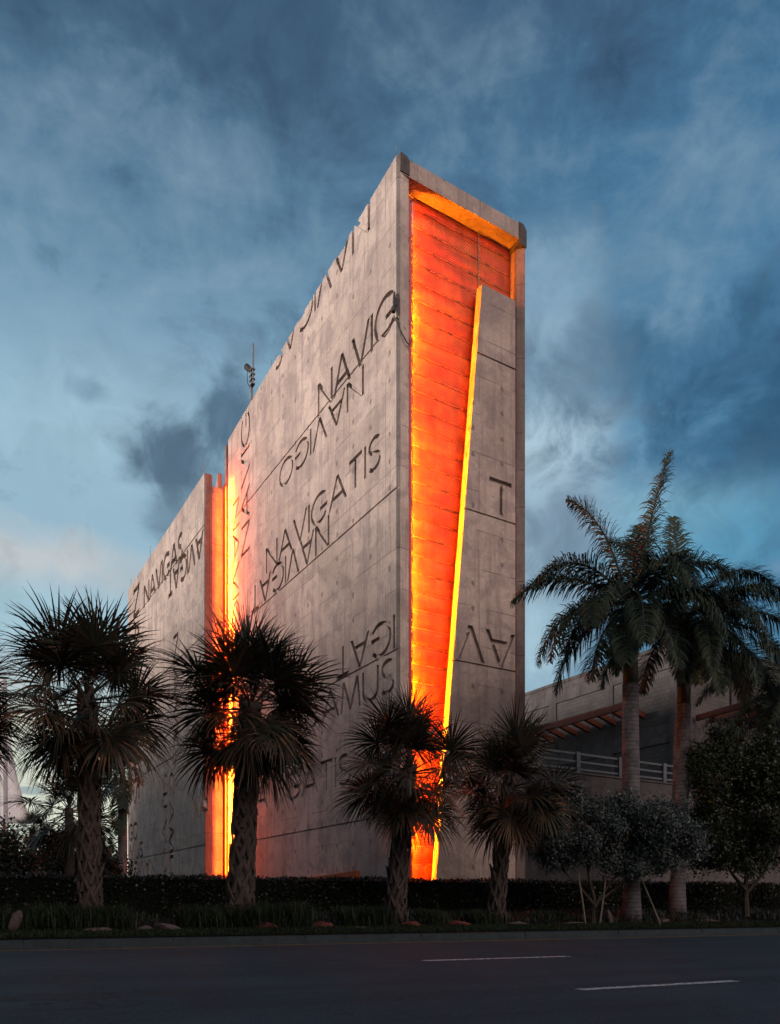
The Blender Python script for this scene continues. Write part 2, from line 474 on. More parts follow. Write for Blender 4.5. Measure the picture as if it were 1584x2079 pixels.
def tag(o, label=None, cat=None, group=None, kind=None):
    if label: o['label'] = label
    if cat: o['category'] = cat
    if group: o['group'] = group
    if kind: o['kind'] = kind
    return o
def empty(name, loc=(0, 0, 0), rz=0):
    o = bpy.data.objects.new(name, None); COL.objects.link(o)
    o.location = loc; o.rotation_euler = (0, 0, rz); o.empty_display_size = .3
    return o

CAMZ, FY, FX, PX = 1.0, 1832.0, 1584.0, 792.0
def P(px, py, Y):
    return Vector(((px - PX) * Y / FX, Y, CAMZ + (FY - py) * Y / FX))
# ------------------------------------------------------------------ ground and road
RD = Vector((.9268, .3756, 0)); RN = Vector((-.3756, .9268, 0)); RO = Vector((-.1, 19.32, 0))
ROT = math.atan2(.3756, .9268)
def road_pt(a, q, z=0): return RO + RD * a + RN * q + Vector((0, 0, z))
def at_q(px, q):
    k = (px - PX) / FX
    Y = (q + .0376 + 17.906) / (.9268 - .3756 * k) if False else None
    # q = (kY+.1)*(-.3756) + (Y-19.32)*.9268
    return (q + .03756 + 17.9058) / (.9268 - .3756 * k)
def gz(q):
    if q < .16: return .2
    if q < 4: return .21 + .085 * (q - .16)
    return .21 + .085 * 3.84

g = MB(); g.add([(-900, -900, -.06), (900, -900, -.06), (900, 1500, -.06), (-900, 1500, -.06)], [(0, 1, 2, 3)])
tag(g.build('ground', 'mulch'), kind='structure')
rd = empty('x'); bpy.data.objects.remove(rd)
m_ = MB(); m_.add([(-250, -24, 0), (250, -24, 0), (250, 0, 0), (-250, 0, 0)], [(0, 1, 2, 3)])
o = m_.build('road', 'asphalt', loc=RO); o.rotation_euler = (0, 0, ROT); tag(o, kind='structure')
# kerb with gutter lip and expansion joints
m_ = MB()
prof = [(.0, -.05), (.0, .005), (.03, .012), (.055, .10), (.085, .175), (.13, .20), (.32, .205), (.32, -.05)]
L = 3.05
rnd = random.Random(4)
for i in range(-30, 40):
    a0 = i * L + .014 + 1.0; a1 = (i + 1) * L - .014 + 1.0
    m_.prism(prof, lambda p, q, d: (d, p, q), a0, a1)
m_.prism([(.02, -.04), (.02, .0), (.075, .10), (.11, .16), (.31, .19), (.31, -.04)], lambda p, q, d: (d, p, q), -90, 120)
o = m_.build('kerb', 'kerb_concrete', loc=RO); o.rotation_euler = (0, 0, ROT); tag(o, kind='structure')
fix_normals(o.data)
m_ = MB()
m_.add([(-200, -.20, .004), (200, -.20, .004), (200, -.06, .004), (-200, -.06, .004)], [(0, 1, 2, 3)])
o = m_.build('yellow_edge_line', 'yellow_paint', loc=RO); o.rotation_euler = (0, 0, ROT); tag(o, kind='structure')
def dash(p0, p1, w):
    p0 = Vector(p0); p1 = Vector(p1); d_ = (p1 - p0).normalized(); n_ = Vector((-d_.y, d_.x, 0)) * w / 2
    m_ = MB(); m_.add([tuple(p0 - n_), tuple(p1 - n_), tuple(p1 + n_), tuple(p0 + n_)], [(0, 1, 2, 3)])
    tag(m_.build('lane_dash', 'road_paint'), kind='structure')
dash((.571, 13.31, .004), (3.30, 14.4, .004), .20)
dash((2.152, 8.9, .004), (4.394, 9.9, .004), .15)
dash((-8.0, 9.9, .004), (-5.2, 11.0, .004), .20) if False else None

# verge terrain
m_ = MB()
qs = [.32, .6, 1.2, 2, 3, 4, 6, 10, 30, 120, 500]
As = list(np.linspace(-250, 300, 120))
V = []; F = []
for i, a_ in enumerate(As):
    for q in qs:
        p = road_pt(a_, q, gz(q) + (0 if q < 1 or q > 8 else .05 * math.sin(a_ * .7 + q)))
        V.append(tuple(p))
nq = len(qs)
for i in range(len(As) - 1):
    for j in range(nq - 1):
        F.append((i * nq + j, (i + 1) * nq + j, (i + 1) * nq + j + 1, i * nq + j + 1))
m_.add(V, F); tag(m_.build('planting_bed', 'mulch'), kind='structure')

# ------------------------------------------------------------------ tower
TOW = Vector((.273, 27.0, 0)); D2 = Vector((.859, .512, 0)); D1 = Vector((-.512, .859, 0))
TROT = math.atan2(.512, .859)
GZ = .3
def tp(s, t, z=0): return TOW + D2 * s + D1 * t + Vector((0, 0, z))
def t_of(px, s0):
    k = (px - PX) / FX
    return ((TOW.x + s0 * D2.x) - k * (TOW.y + s0 * D2.y)) / (k * D1.y - D1.x)
def s_of(px, t0):
    k = (px - PX) / FX
    return (k * (TOW.y + t0 * D1.y) - (TOW.x + t0 * D1.x)) / (D2.x - k * D2.y)
def z_of(py, Y): return CAMZ + (FY - py) * Y / FX

# incised letters: strokes in a unit-height box
def arc(cx, cy, rx, ry, a0, a1, n=18):
    return [(cx + rx * math.cos(R(a0 + (a1 - a0) * i / n)), cy + ry * math.sin(R(a0 + (a1 - a0) * i / n))) for i in range(n + 1)]
GL = {
 'N': (.78, [[(0, 0), (0, 1)], [(0, 1), (.78, 0)], [(.78, 0), (.78, 1)]]),
 'A': (.86, [[(0, 0), (.43, 1)], [(.43, 1), (.86, 0)], [(.13, .31), (.73, .31)]]),
 'V': (.80, [[(0, 1), (.40, 0)], [(.40, 0), (.80, 1)]]),
 'I': (.0, [[(0, 0), (0, 1)]]),
 'T': (.62, [[(0, .96), (.62, .96)], [(.31, 0), (.31, .93)]]),
 'G': (.88, [arc(.47, .5, .46, .48, 42, 322, 22), [(.50, .44), (.90, .44)]]),
 'O': (.94, [arc(.47, .5, .46, .48, 0, 360, 28)]),
 'M': (.92, [[(0, 0), (.12, 1)], [(.12, 1), (.46, .04)], [(.46, .04), (.80, 1)], [(.80, 1), (.92, 0)]]),
 'U': (.66, [[(0, 1), (0, .30)] + arc(.33, .32, .33, .30, 180, 360, 12) + [(.66, .34), (.66, 1)]]),
 'S': (.52, [arc(.28, .745, .235, .22, 35, 250, 12) + arc(.26, .255, .245, .235, 75, -145, 14)]),
}
GAP = .15
def word_strokes(txt):
    x = 0; out = []
    for ch in txt:
        w, st = GL[ch]
        for s_ in st: out.append([(x + p[0], p[1]) for p in s_])
        x += w + GAP
    return out, x - GAP
def ribbon(pts, w):
    """outline polygons (list of quads joined) for a stroke"""
    if len(pts) == 2:
        (x0, y0), (x1, y1) = pts
        dx, dy = x1 - x0, y1 - y0; ln = math.hypot(dx, dy)
        if abs(dy) > .3 * abs(dx):
            o_ = w / 2 * ln / abs(dy)
            return [[(x0 - o_, y0), (x0 + o_, y0), (x1 + o_, y1), (x1 - o_, y1)]]
        nx, ny = -dy / ln * w / 2, dx / ln * w / 2
        return [[(x0 + nx, y0 + ny), (x0 - nx, y0 - ny), (x1 - nx, y1 - ny), (x1 + nx, y1 + ny)]]
    L_, R_ = [], []
    n = len(pts)
    closed = math.hypot(pts[0][0] - pts[-1][0], pts[0][1] - pts[-1][1]) < 1e-6
    for i in range(n):
        if closed and i in (0, n - 1): a_, b_ = pts[-2], pts[1]
        else: a_ = pts[max(i - 1, 0)]; b_ = pts[min(i + 1, n - 1)]
        dx, dy = b_[0] - a_[0], b_[1] - a_[1]; ln = math.hypot(dx, dy)
        nx, ny = -dy / ln * w / 2, dx / ln * w / 2
        L_.append((pts[i][0] + nx, pts[i][1] + ny)); R_.append((pts[i][0] - nx, pts[i][1] - ny))
    if closed: return ('ring', L_[:-1], R_[:-1])
    return [L_ + R_[::-1]]
def add_solid(m_, shape, fn, d0, d1):
    """shape in metres (a, z); fn(a, z, depth) -> local 3-D"""
    if isinstance(shape, tuple):
        _, A, B = shape; n = len(A)
        V = [fn(*p, d0) for p in A] + [fn(*p, d0) for p in B] + [fn(*p, d1) for p in A] + [fn(*p, d1) for p in B]
        F = []
        for i in range(n):
            j = (i + 1) % n
            F += [(i, j, n + j, n + i), (2 * n + i, 3 * n + i, 3 * n + j, 2 * n + j), (i, 2 * n + i, 2 * n + j, j), (n + i, n + j, 3 * n + j, 3 * n + i)]
        m_.add(V, F)
    else:
        m_.prism(shape, fn, d0, d1)
def place_word(m_, txt, a0, a1, z0, z1, orient, fn, jig=1.0):
    st, W = word_strokes(txt)
    vert = orient in ('cw', 'ccw')
    H = (a1 - a0) if vert else (z1 - z0)
    Ln = (z1 - z0) if vert else (a1 - a0)
    sw = .132 * jig
    def mp(p):
        x, y = p[0] / max(W, 1e-6) * Ln if W > 0 else Ln / 2, p[1] * H
        if orient == '0': return (a0 + x, z0 + y)
        if orient == '180': return (a1 - x, z1 - y)
        if orient == 'cw': return (a0 + y, z1 - x)
        return (a1 - y, z0 + x)
    for k, s_ in enumerate(st):
        # build ribbon in metres so that the stroke width stays even
        pts = [(p[0] / max(W, 1e-6) * Ln, p[1] * H) for p in s_]
        rb = ribbon(pts, sw * min(H, Ln / max(W, .3)) ** 1.0)
        def tr(q):
            x, y = q
            if orient == '0': return (a0 + x, z0 + y)
            if orient == '180': return (a1 - x, z1 - y)
            if orient == 'cw': return (a0 + y, z1 - x)
            return (a1 - y, z0 + x)
        dd = .135 * (jig ** .8) + .0013 * ((k * 7) % 5)
        for shp in ([rb] if isinstance(rb, tuple) else rb):
            if isinstance(shp, tuple): shp = ('ring', [tr(q) for q in shp[1]], [tr(q) for q in shp[2]])
            else: shp = [tr(q) for q in shp]
            add_solid(m_, shp, fn, -.2, dd)

def carve(slab, cutters):
    """boolean each cutter set out of the slab (baked to mesh)"""
    fix_normals(slab.data)
    for cm in cutters:
        me = cm.mesh('cut'); fix_normals(me)
        co = bpy.data.objects.new('cut', me); COL.objects.link(co)
        co.parent = slab.parent
        md = slab.modifiers.new('b', 'BOOLEAN'); md.operation = 'DIFFERENCE'; md.solver = 'EXACT'
        md.use_self = True; md.object = co
        bpy.context.view_layer.update()
        dg = bpy.context.evaluated_depsgraph_get()
        new = bpy.data.meshes.new_from_object(slab.evaluated_get(dg))
        slab.modifiers.clear()
        old = slab.data; slab.data = new; new.name = old.name
        bpy.data.objects.remove(co); bpy.data.meshes.remove(me)
        print('carved', slab.name, len(new.polygons))

JOINTS = [21.3, 15.4, 9.78, 4.07]       # cast-panel joints, metres above the road
tower = empty('concrete_stair_tower', TOW, TROT)
tag(tower, 'tall raw concrete stair tower with incised lettering and an amber lit metal screen', 'tower')
SB = -1.17                              # outer plane of the far wing wall
# main side wall (slab) : footprint with chamfered / splayed corner
T_END = 17.6
m_ = MB()
fp = [(0, .11), (.10, 0), (.47, .05), (.47, 3.0), (.44, 3.0), (.44, T_END + .18), (.14, T_END + .18), (0, T_END)]
def top1(t): return 26.95 - (t / T_END) * .98
n = len(fp)
V = [(s_, t_, GZ - .5) for s_, t_ in fp] + [(s_, t_, top1(t_)) for s_, t_ in fp]
m_.add(V, [tuple(range(n))[::-1], tuple(range(n, 2 * n))] + [(i, (i + 1) % n, n + (i + 1) % n, n + i) for i in range(n)])
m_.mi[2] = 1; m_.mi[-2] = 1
wall1 = m_.build('lettered_side_wall', ['tower_concrete', 'chamfer_shaded_end_concrete'], tower)

f1 = lambda a_, z, d: (d, -a_, z)                 # a = -t, depth into +s
f2 = lambda a_, z, d: (SB + d, -a_, z)
fr = lambda a_, z, d: (a_, .03 + d, z)
def word_on(m_, s0, txt, orient, xl, xr, xref, yhi, ylo, fn):
    a0, a1 = -t_of(xl, s0), -t_of(xr, s0)
    tr_ = t_of(xref, s0); Y = (TOW + D2 * s0 + D1 * tr_).y
    place_word(m_, txt, a0, a1, z_of(ylo, Y), z_of(yhi, Y), orient, fn, 1.5 if s0 < 0 else 1.0)
cA, cB = MB(), MB()
for w in [('NAVIG', '0', 647, 801, 647, 780, 848), ('NAVIGO', '180', 568, 737, 735.7, 742, 803),
          ('NAVIGATIS', '0', 541, 772, 541, 1114, 1164.6), ('NAVIGAT', '180', 511, 667, 665, 1047, 1109),
          ('IGAT', '180', 685, 800, 798.7, 1249, 1318), ('AMUS', '0', 655, 799, 683, 1394, 1455),
          ('NAVIG', '0', 520, 645, 540, 1468, 1520),
          ('NAVIGATIS', '0', 495, 709, 674.4, 1540, 1601), ('NAVIGAS', '180', 559, 749, 722, 440, 509)]:
    word_on(cA, 0, *w, f1)
for w in [('NAVIG', 'ccw', 490, 507, 498, 842, 1121), ('NAVIG', 'cw', 472.5, 486, 479, 1018, 1280),
          ('AMUS', 'cw', 472.5, 486, 479, 1292, 1470)]:
    word_on(cA, 0, *w, f1)
for zj in JOINTS:
    cB.box(-.2, .07, -.3, T_END + .4, zj - .036, zj + .036)
    cB.box(.1, .56, -.3, .06 + .25, zj - .026, zj + .026) if False else None
carve(wall1, [cB, cA])

# darker corner lip strip (cast edge, plain) on the front end of the slab is part of the wall mesh
# far wing wall
T2A, T2B = 18.04, 36.4
m_ = MB()
TOP2 = 24.07
fp = [(SB, T2A + .05), (SB + .05, T2A), (SB + .43, T2A), (SB + .43, T2B), (SB, T2B)]
n = len(fp)
V = [(s_, t_, GZ - .5) for s_, t_ in fp] + [(s_, t_, TOP2) for s_, t_ in fp]
m_.add(V, [tuple(range(n))[::-1], tuple(range(n, 2 * n))] + [(i, (i + 1) % n, n + (i + 1) % n, n + i) for i in range(n)])
m_.mi[2] = 1; m_.mi[3] = 1  # chamfer, plus the end face: its shade is put into a darker concrete
wall2 = m_.build('lettered_wing_wall', ['tower_concrete', 'chamfer_shaded_end_concrete'], tower)
cA, cB = MB(), MB()
for w in [('NAVIGAS', '0', 293, 370, 293, 1190, 1234), ('AVIGAT', '180', 342, 412, 411, 1076, 1128),
          ('NAVIG', 'cw', 352, 362, 357, 1291, 1555), ('NAVIGATIS', 'cw', 271, 283, 277, 1195, 1628),
          ('GO', '0', 262, 279, 270, 1673, 1706), ('MUS', '0', 263, 290, 284, 1711, 1741),
          ('NAVIGA', '180', 262, 314, 313, 1743, 1777), ('GAMUS', 'cw', 343, 353, 348, 1571, 1812),
          ('GATIS', 'ccw', 330, 339, 334, 1575, 1772), ('NA', '0', 392, 419, 392, 1620, 1664)]:
    word_on(cA, SB, *w, f2)
for zj in JOINTS:
    cB.box(SB - .2, SB + .07, T2A - .3, T2B + .3, zj - .042, zj + .042)
carve(wall2, [cB, cA])

# recess wall between the two slabs, and the piece of wall behind its top
m_ = MB(); m_.box(SB + .44, .5, T_END + .60, T_END + 1.0, GZ - .5, 23.55)
m_.build('recess_wall', 'panel_concrete', tower)
m_ = MB()
m_.prism([(0, 23.0), (1.3, 23.0), (1.3, 24.75)], lambda p, q, d: (d, T_END + 2.6 - p, q), -.15, .1)
m_.build('sloped_parapet', 'panel_concrete', tower)
m_ = MB(); m_.box(-.04, .40, T_END + .20, T_END + .42, GZ, 25.80)
m_.build('wall_end_pier', 'edge_concrete', tower)
# far side and back of the tower, roof
m_ = MB()
m_.prism([(5.45, .20), (5.70, .0), (5.756, .05), (5.756, 16), (5.45, 16)], lambda p, q, d: (p, q, d), GZ - .5, 26.10); o = m_.build('right_side_wall', 'edge_concrete', tower); fix_normals(o.data); tag(o, 'grey right-hand wall edge')
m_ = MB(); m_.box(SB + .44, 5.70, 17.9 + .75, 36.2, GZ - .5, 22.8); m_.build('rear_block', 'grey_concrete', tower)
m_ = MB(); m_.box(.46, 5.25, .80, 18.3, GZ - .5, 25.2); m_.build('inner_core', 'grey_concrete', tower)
# right-hand wall top part is set back: orange lit return is its inner face
m_ = MB()
m_.box(.13, 5.45, .0, .74, 26.32, 26.93); m_.build('top_beam', 'panel_concrete', tower)
# slightly larger weathered caps
for (s0, s1) in ((.09, .47), (5.40, 5.77)):
    m_ = MB()
    zt = 26.97; zb = 26.36 if s0 < 1 else 26.12
    fs = (lambda p, q, d: (p, d, q))
    if s0 < 1: poly = [(s0, zb), (s1, zb), (s1, zt - .10), (s1 - .10, zt), (s0 + .02, zt + .05), (s0, zt)]
    else: poly = [(s0, zb), (s1, zb), (s1, zt - .22), (s1 - .14, zt - .03), (s0, zt)]
    m_.prism(poly, fs, -.03, .5 if s0 < 1 else .7)
    o = m_.build('corner_cap', 'stained_concrete', tower); fix_normals(o.data)
    tag(o, 'black weathered corner cap')

# tapered concrete front panel
m_ = MB()
YP = tp(3.67, 0).y
zt = z_of(575, YP)
sbm = s_of(887, 0); zb = z_of(1786, tp(sbm, 0).y)
slope = (3.67 - sbm) / (zt - zb)
z0 = GZ - .4
poly = [(3.67, zt), (3.67 - slope * (zt - z0), z0), (5.262, z0), (5.262, zt)]
m_.prism(poly, lambda p, q, d: (p, d, q), .03, .35)
panel = m_.build('tapered_front_panel', 'panel_concrete', tower)
cA, cB = MB(), MB()
def word_r(txt, orient, xl, xr, xref, yhi, ylo):
    Y = tp(s_of(xref, .03), .03).y
    place_word(cA, txt, s_of(xl, .03), s_of(xr, .03), z_of(ylo, Y), z_of(yhi, Y), orient, fr)
word_r('T', '0', 994, 1039, 1016, 976, 1045)
word_r('AV', '180', 930, 1042, 985, 1276, 1347)
for zj in JOINTS: cB.box(-1, 5.4, -.2, .09, zj - .034, zj + .034)
carve(panel, [cB, cA])

# perforated screen behind, in corrugated courses with seams
m_ = MB()
SCR_T = .60
z = GZ + .1; rowh = .655; k = 0
zt_s = 26.30
rows = []
from mathutils import noise as mnoise
def scr_t(x, zz, f):
    b_ = math.sin(math.pi * f) ** .7
    w_ = mnoise.noise(Vector((x * .9, zz * .9, 3.1))) * .03 + mnoise.noise(Vector((x * 2.6, zz * 1.1, 7.7))) * .012
    return SCR_T - .045 * b_ - w_ * b_
NXS, NZS = 44, 6
while z < zt_s:
    z1 = min(z + rowh, zt_s)
    V = []; F = []
    for j in range(NZS + 1):
        zz = z + (z1 - z) * j / NZS
        for i in range(NXS + 1):
            x = .97 + 4.48 * i / NXS
            V.append((x, scr_t(x, zz, j / NZS), zz))
    for j in range(NZS):
        for i in range(NXS):
            F.append((j * (NXS + 1) + i, j * (NXS + 1) + i + 1, (j + 1) * (NXS + 1) + i + 1, (j + 1) * (NXS + 1) + i))
    m_.add(V, F)
    rows.append(z); z = z1
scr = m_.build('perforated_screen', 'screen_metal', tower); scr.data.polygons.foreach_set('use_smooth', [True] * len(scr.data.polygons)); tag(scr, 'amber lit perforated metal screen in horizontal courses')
for z in rows[1:]:
    m_ = MB(); m_.box(1.0, 5.44, SCR_T - .022, SCR_T - .008, z - .020, z + .020)
    m_.build('screen_lap', 'seam_metal', tower)
m_ = MB(); m_.box(.475, .97, SCR_T + .02, SCR_T + .2, GZ, 26.3); m_.build('screen_channel', 'panel_concrete', tower)
# chain hanging down the middle of the screen
m_ = MB()
sc_ = s_of(973, SCR_T - .1)
for i in range(40):
    z = 26.3 - i * .10
    if z < 22.9: break
    m_.box(sc_ - (.022 if i % 2 else .010), sc_ + (.022 if i % 2 else .010), SCR_T - .11, SCR_T - .08, z - .09, z)
m_.build('hanging_chain', 'galvanised', tower)

# linear amber fittings down the left edge of the screen
def fixture(s, t, z0, z1, tubemat, facing):
    m_ = MB()
    m_.box(s, s + .055, t, t + .14, z0, z1)
    m_.box(s + .065, s + .13, t - .01, t + .05, z0 + .03, z1 - .03)
    m_.box(s + .0, s + .12, t + .02, t + .10, z0 - .05, z0 + .0)
    m_.box(s + .0, s + .30, t + .135, t + .150, z0 - .07, z1); m_.box(s + .07, s + .12, t + .05, t + .13, z1 - .3, z1 - .24); m_.box(s + .07, s + .12, t + .05, t + .13, z0 + .24, z0 + .3)
    if z1 > 25.5: m_.box(s, s + .30, t + .10, t + .30, z1 + .003, z1 + .02)
    f = m_.build('light_fixture', 'dark_red_metal', tower)
    m_ = MB(); m_.box(s + .075, s + .125, t + .175, t + .225, z0 + .05, z1 - .05)
    m_.build('light_tube', tubemat, f)
z = 25.85; cnt = 0
while z > 2.2:
    fixture(.485, .20, z - 1.46, z, 'amber_tube_hot' if cnt > 10 and cnt % 3 else ('amber_tube_weak', 'amber_tube_strong', 'amber_tube', 'amber_tube_weak', 'amber_tube')[(cnt * 3 + cnt // 4) % 5], 0); z -= 1.53; cnt += 1
# slot light
z = 23.3
while z > 1.0:
    m_ = MB(); m_.box(-.352, -.281, T_END - .372, T_END - .355, z - 1.50, z); m_.box(-.352, -.325, T_END - .353, T_END - .12, z - 1.50, z); m_.box(-.322, -.205, T_END - .235, T_END - .22, z - 1.50, z)
    m_.box(-.33, -.0, T_END - .35, T_END - .31, z - .78, z - .74)
    f = m_.build('slot_light_fixture', 'dark_red_metal', tower)
    m_ = MB(); m_.box(-.312, -.272, T_END - .34, T_END - .26, z - 1.47, z - .02)
    m_.build('light_tube', 'amber_slot_tube', f)
    m_ = MB(); m_.box(-.315, -.285, T_END - .218, T_END - .20, z - 1.47, z - .02); m_.build('rear_light_tube', 'amber_slot_rear_tube', f)
    z -= 1.5

# equipment bracket with cable at the corner
m_ = MB()
zc = z_of(615, 27)
m_.tube([(-.08, .10, zc + .42), (-.08, .10, zc + .22), (-.09, .10, zc - .20)], [.03, .055, .055], 10)
m_.tube([(-.12, .08, zc - .16), (-.15, .04, zc - .34)], [.085, .065], 12)
m_.tube([(.02, .13, zc - .1), (-.08, .11, zc + .10)], .02, 6)
m_.tube([(.02, .14, zc + .25), (-.08, .11, zc + .28)], .018, 6)
m_.box(-.11, .02, .06, .17, zc - .04, zc + .16)
m_.build('corner_floodlight', 'dark_metal', tower)
m_ = MB()
pts = []
for i in range(14):
    f = i / 13
    pts.append((-.1 + .75 * f, .12 - .20 * math.sin(f * 3.1), zc - .4 - 1.15 * math.sin(f * 2.2) + .35 * f))
m_.tube(pts, .022, 6)
m_.tube([(.0, .05, zc - .45), (.3, .02, zc - .75), (.62, .15, zc - 1.1)], .012, 5)
m_.build('dangling_cable', 'dark_metal', tower)
# roof mast with camera head and lightning rods
tm = t_of(512, .3); Ym = tp(.3, tm).y
zb_, zt1, zt2 = z_of(830, Ym) - .8, z_of(745, Ym), z_of(700, Ym)
m_ = MB(); m_.tube([(.3, tm + .10, zb_), (.3, tm + .10, zt1)], .075, 10); m_.tube([(.3, tm - .12, zt1 - .9), (.3, tm - .12, zt2)], .045, 8)
for dz in (0, .25, .5, .75): m_.box(.2, .4, tm - .2, tm + .2, zt1 - .95 + dz, zt1 - .90 + dz)
mast = m_.build('roof_mast', 'galvanised', tower)
m_ = MB(); m_.tube([(.3, tm + .08, zt1 - .15), (.22, tm + .55, zt1 + .30)], [.12, .16], 12)
m_.tube([(.22, tm + .5, zt1 + .2), (.25, tm + .55, zt1 - .5), (.28, tm + .2, zt1 - 1.0)], .018, 5)
m_.build('mast_floodlight', 'dark_metal', mast)
for (px, s0, ytop, ytip) in ((804, .25, 312, 292), (657, .25, 560, 542), (551, .25, 755, 730), (471, .25, 890, 865), (1043, 5.5, 458, 440)):
    if s0 < 1:
        t_ = t_of(px, s0); Y = tp(s0, t_).y; p = (s0, t_)
    else:
        s_ = s_of(px, .2); Y = tp(s_, .2).y; p = (s_, .2)
    m_ = MB(); m_.tube([(p[0], p[1], z_of(ytop, Y) - .6), (p[0], p[1], z_of(ytip, Y))], .014, 5)
    m_.build('lightning_rod', 'galvanised', tower)
for (px, ytop, ytip) in ((413, 962, 940), (305, 1125, 1108), (266, 1190, 1175)):
    t_ = t_of(px, SB + .2); Y = tp(SB + .2, t_).y
    m_ = MB(); m_.tube([(SB + .2, t_, z_of(ytop, Y) - .6), (SB + .2, t_, z_of(ytip, Y))], .018, 5)
    m_.build('lightning_rod', 'galvanised', tower)
# orange rusty ramp board showing above the hedge at the wall foot
m_ = MB()
ta, tb = t_of(725, -.1), t_of(615, -.1)
za = z_of(1768, tp(-.1, ta).y); zb = z_of(1784, tp(-.1, tb).y)
m_.prism([(ta, za), (ta, .3), (tb, .3), (tb, zb)], lambda p, q, d: (d, p, q), -.16, -.01)
m_.build('ramp_board', 'ramp_orange', tower)
fix_normals(tower.children[-1].data)

# ------------------------------------------------------------------ neighbouring building
BO = Vector((12.2, 70, 0)); BA = -D1; BB = D2      # BA along long wall towards viewer, BB inwards
def bp(a_, b_, z=0): return BO + BA * a_ + BB * b_ + Vector((0, 0, z))
bld = empty('low_concrete_building', BO, math.atan2(BA.y, BA.x))
tag(bld, 'long grey concrete and block building behind the two tall palms', 'building')
# local axes: x = along BA, y = BB (inwards)? BA rotated +90 = (.859,.512)=BB
m_ = MB(); m_.box(-14, 16.6, 0, 30, 0, 19.5); m_.build('wall', 'block_wall', bld)
m_ = MB()
for (za, zb) in ((19.5, 19.75), (17.95, 19.5), (12.6, 13.9), (7.5, 8.6), (1, 3)):
    m_.box(-14.2, 16.75, -.10 if zb < 19.7 else -.16, -.003, za, zb)
    m_.box(16.603, 16.75, -.10, 30, za, zb)
m_.build('concrete_band', 'panel_concrete' if False else 'grey_concrete', bld)
m_ = MB()
for x in (-8, -2.6, 3.2, 9.6, 15.9):
    m_.box(x, x + .8, -.13, -.004, 1, 19.45)
for y in (5.6, 12, 18): m_.box(16.604, 16.78, y, y + .8, 1, 19.45)
m_.build('pilaster', 'grey_concrete', bld)
m_ = MB()
m_.box(-14.2, 16.8, .0, 30, 19.752, 19.80); m_.build('roof', 'roof_dark', bld)
perg = empty('steel_pergola'); perg.parent = bld
perg.name = 'pergola'
for x in [2.13 + 1.42 * i for i in range(-2, 9)]:
    m_ = MB()
    m_.prism([(-2.0, 15.25), (-2.0, 15.65), (-.13, 15.15), (-.13, 14.72)], lambda p, q, d: (d, p, q), x - .13, x + .13)
    o = m_.build('rafter', 'rust_orange_steel', perg); fix_normals(o.data)
m_ = MB(); m_.box(-1.5, 14.2, -2.22, -2.003, 15.2, 15.72); m_.build('outer_beam', 'rust_orange_steel', perg)
for y in [1.6 + 1.42 * i for i in range(0, 10)]:
    m_ = MB(); m_.prism([(16.8, 14.1), (16.8, 14.5), (21.5, 14.7), (21.5, 14.3)], lambda p, q, d: (p, d, q), y - .12, y + .12)
    o = m_.build('rafter', 'rust_orange_steel', perg); fix_normals(o.data)
m_ = MB(); m_.box(21.503, 21.75, .5, 16, 14.1, 14.9); m_.build('outer_beam', 'grey_concrete', perg)

# low ramp wall with railing, in front
RW = Vector((5.85, 33.0, 0))
rw = empty('ramp_wall', RW, TROT)
tag(rw, 'plain low grey ramp wall running behind the silvery tree', 'wall')
m_ = MB(); m_.box(-.3, 34, 0, .35, 0, 6.67); m_.build('wall_face', 'grey_concrete', rw)
m_ = MB(); m_.box(-.3, 34.05, -.05, .40, 6.673, 6.75); m_.build('coping', 'grey_concrete', rw)
rl = empty('ramp_railing', RW + Vector((0, 0, 6.75)), TROT)
tag(rl, 'pale metal three-bar railing along the top of the ramp wall', 'railing')
xs = [.3, 2.95, 5.6, 8.6, 11.4, 14.2, 17, 19.8, 22.6, 25.4, 28.2, 31]
for x in xs:
    m_ = MB(); m_.box(x - .11, x + .11, .05, .27, 0, .92); m_.build('post', 'rail_metal', rl)
m_ = MB()
for z in (.12, .45, .80):
    for i in range(len(xs) - 1):
        m_.box(xs[i] + .112, xs[i + 1] - .112, .12, .19, z, z + .09)
m_.build('rail', 'rail_metal', rl)

# ------------------------------------------------------------------ vegetation generators
def rot_to(d):
    return Vector(d).to_track_quat('Z', 'Y')

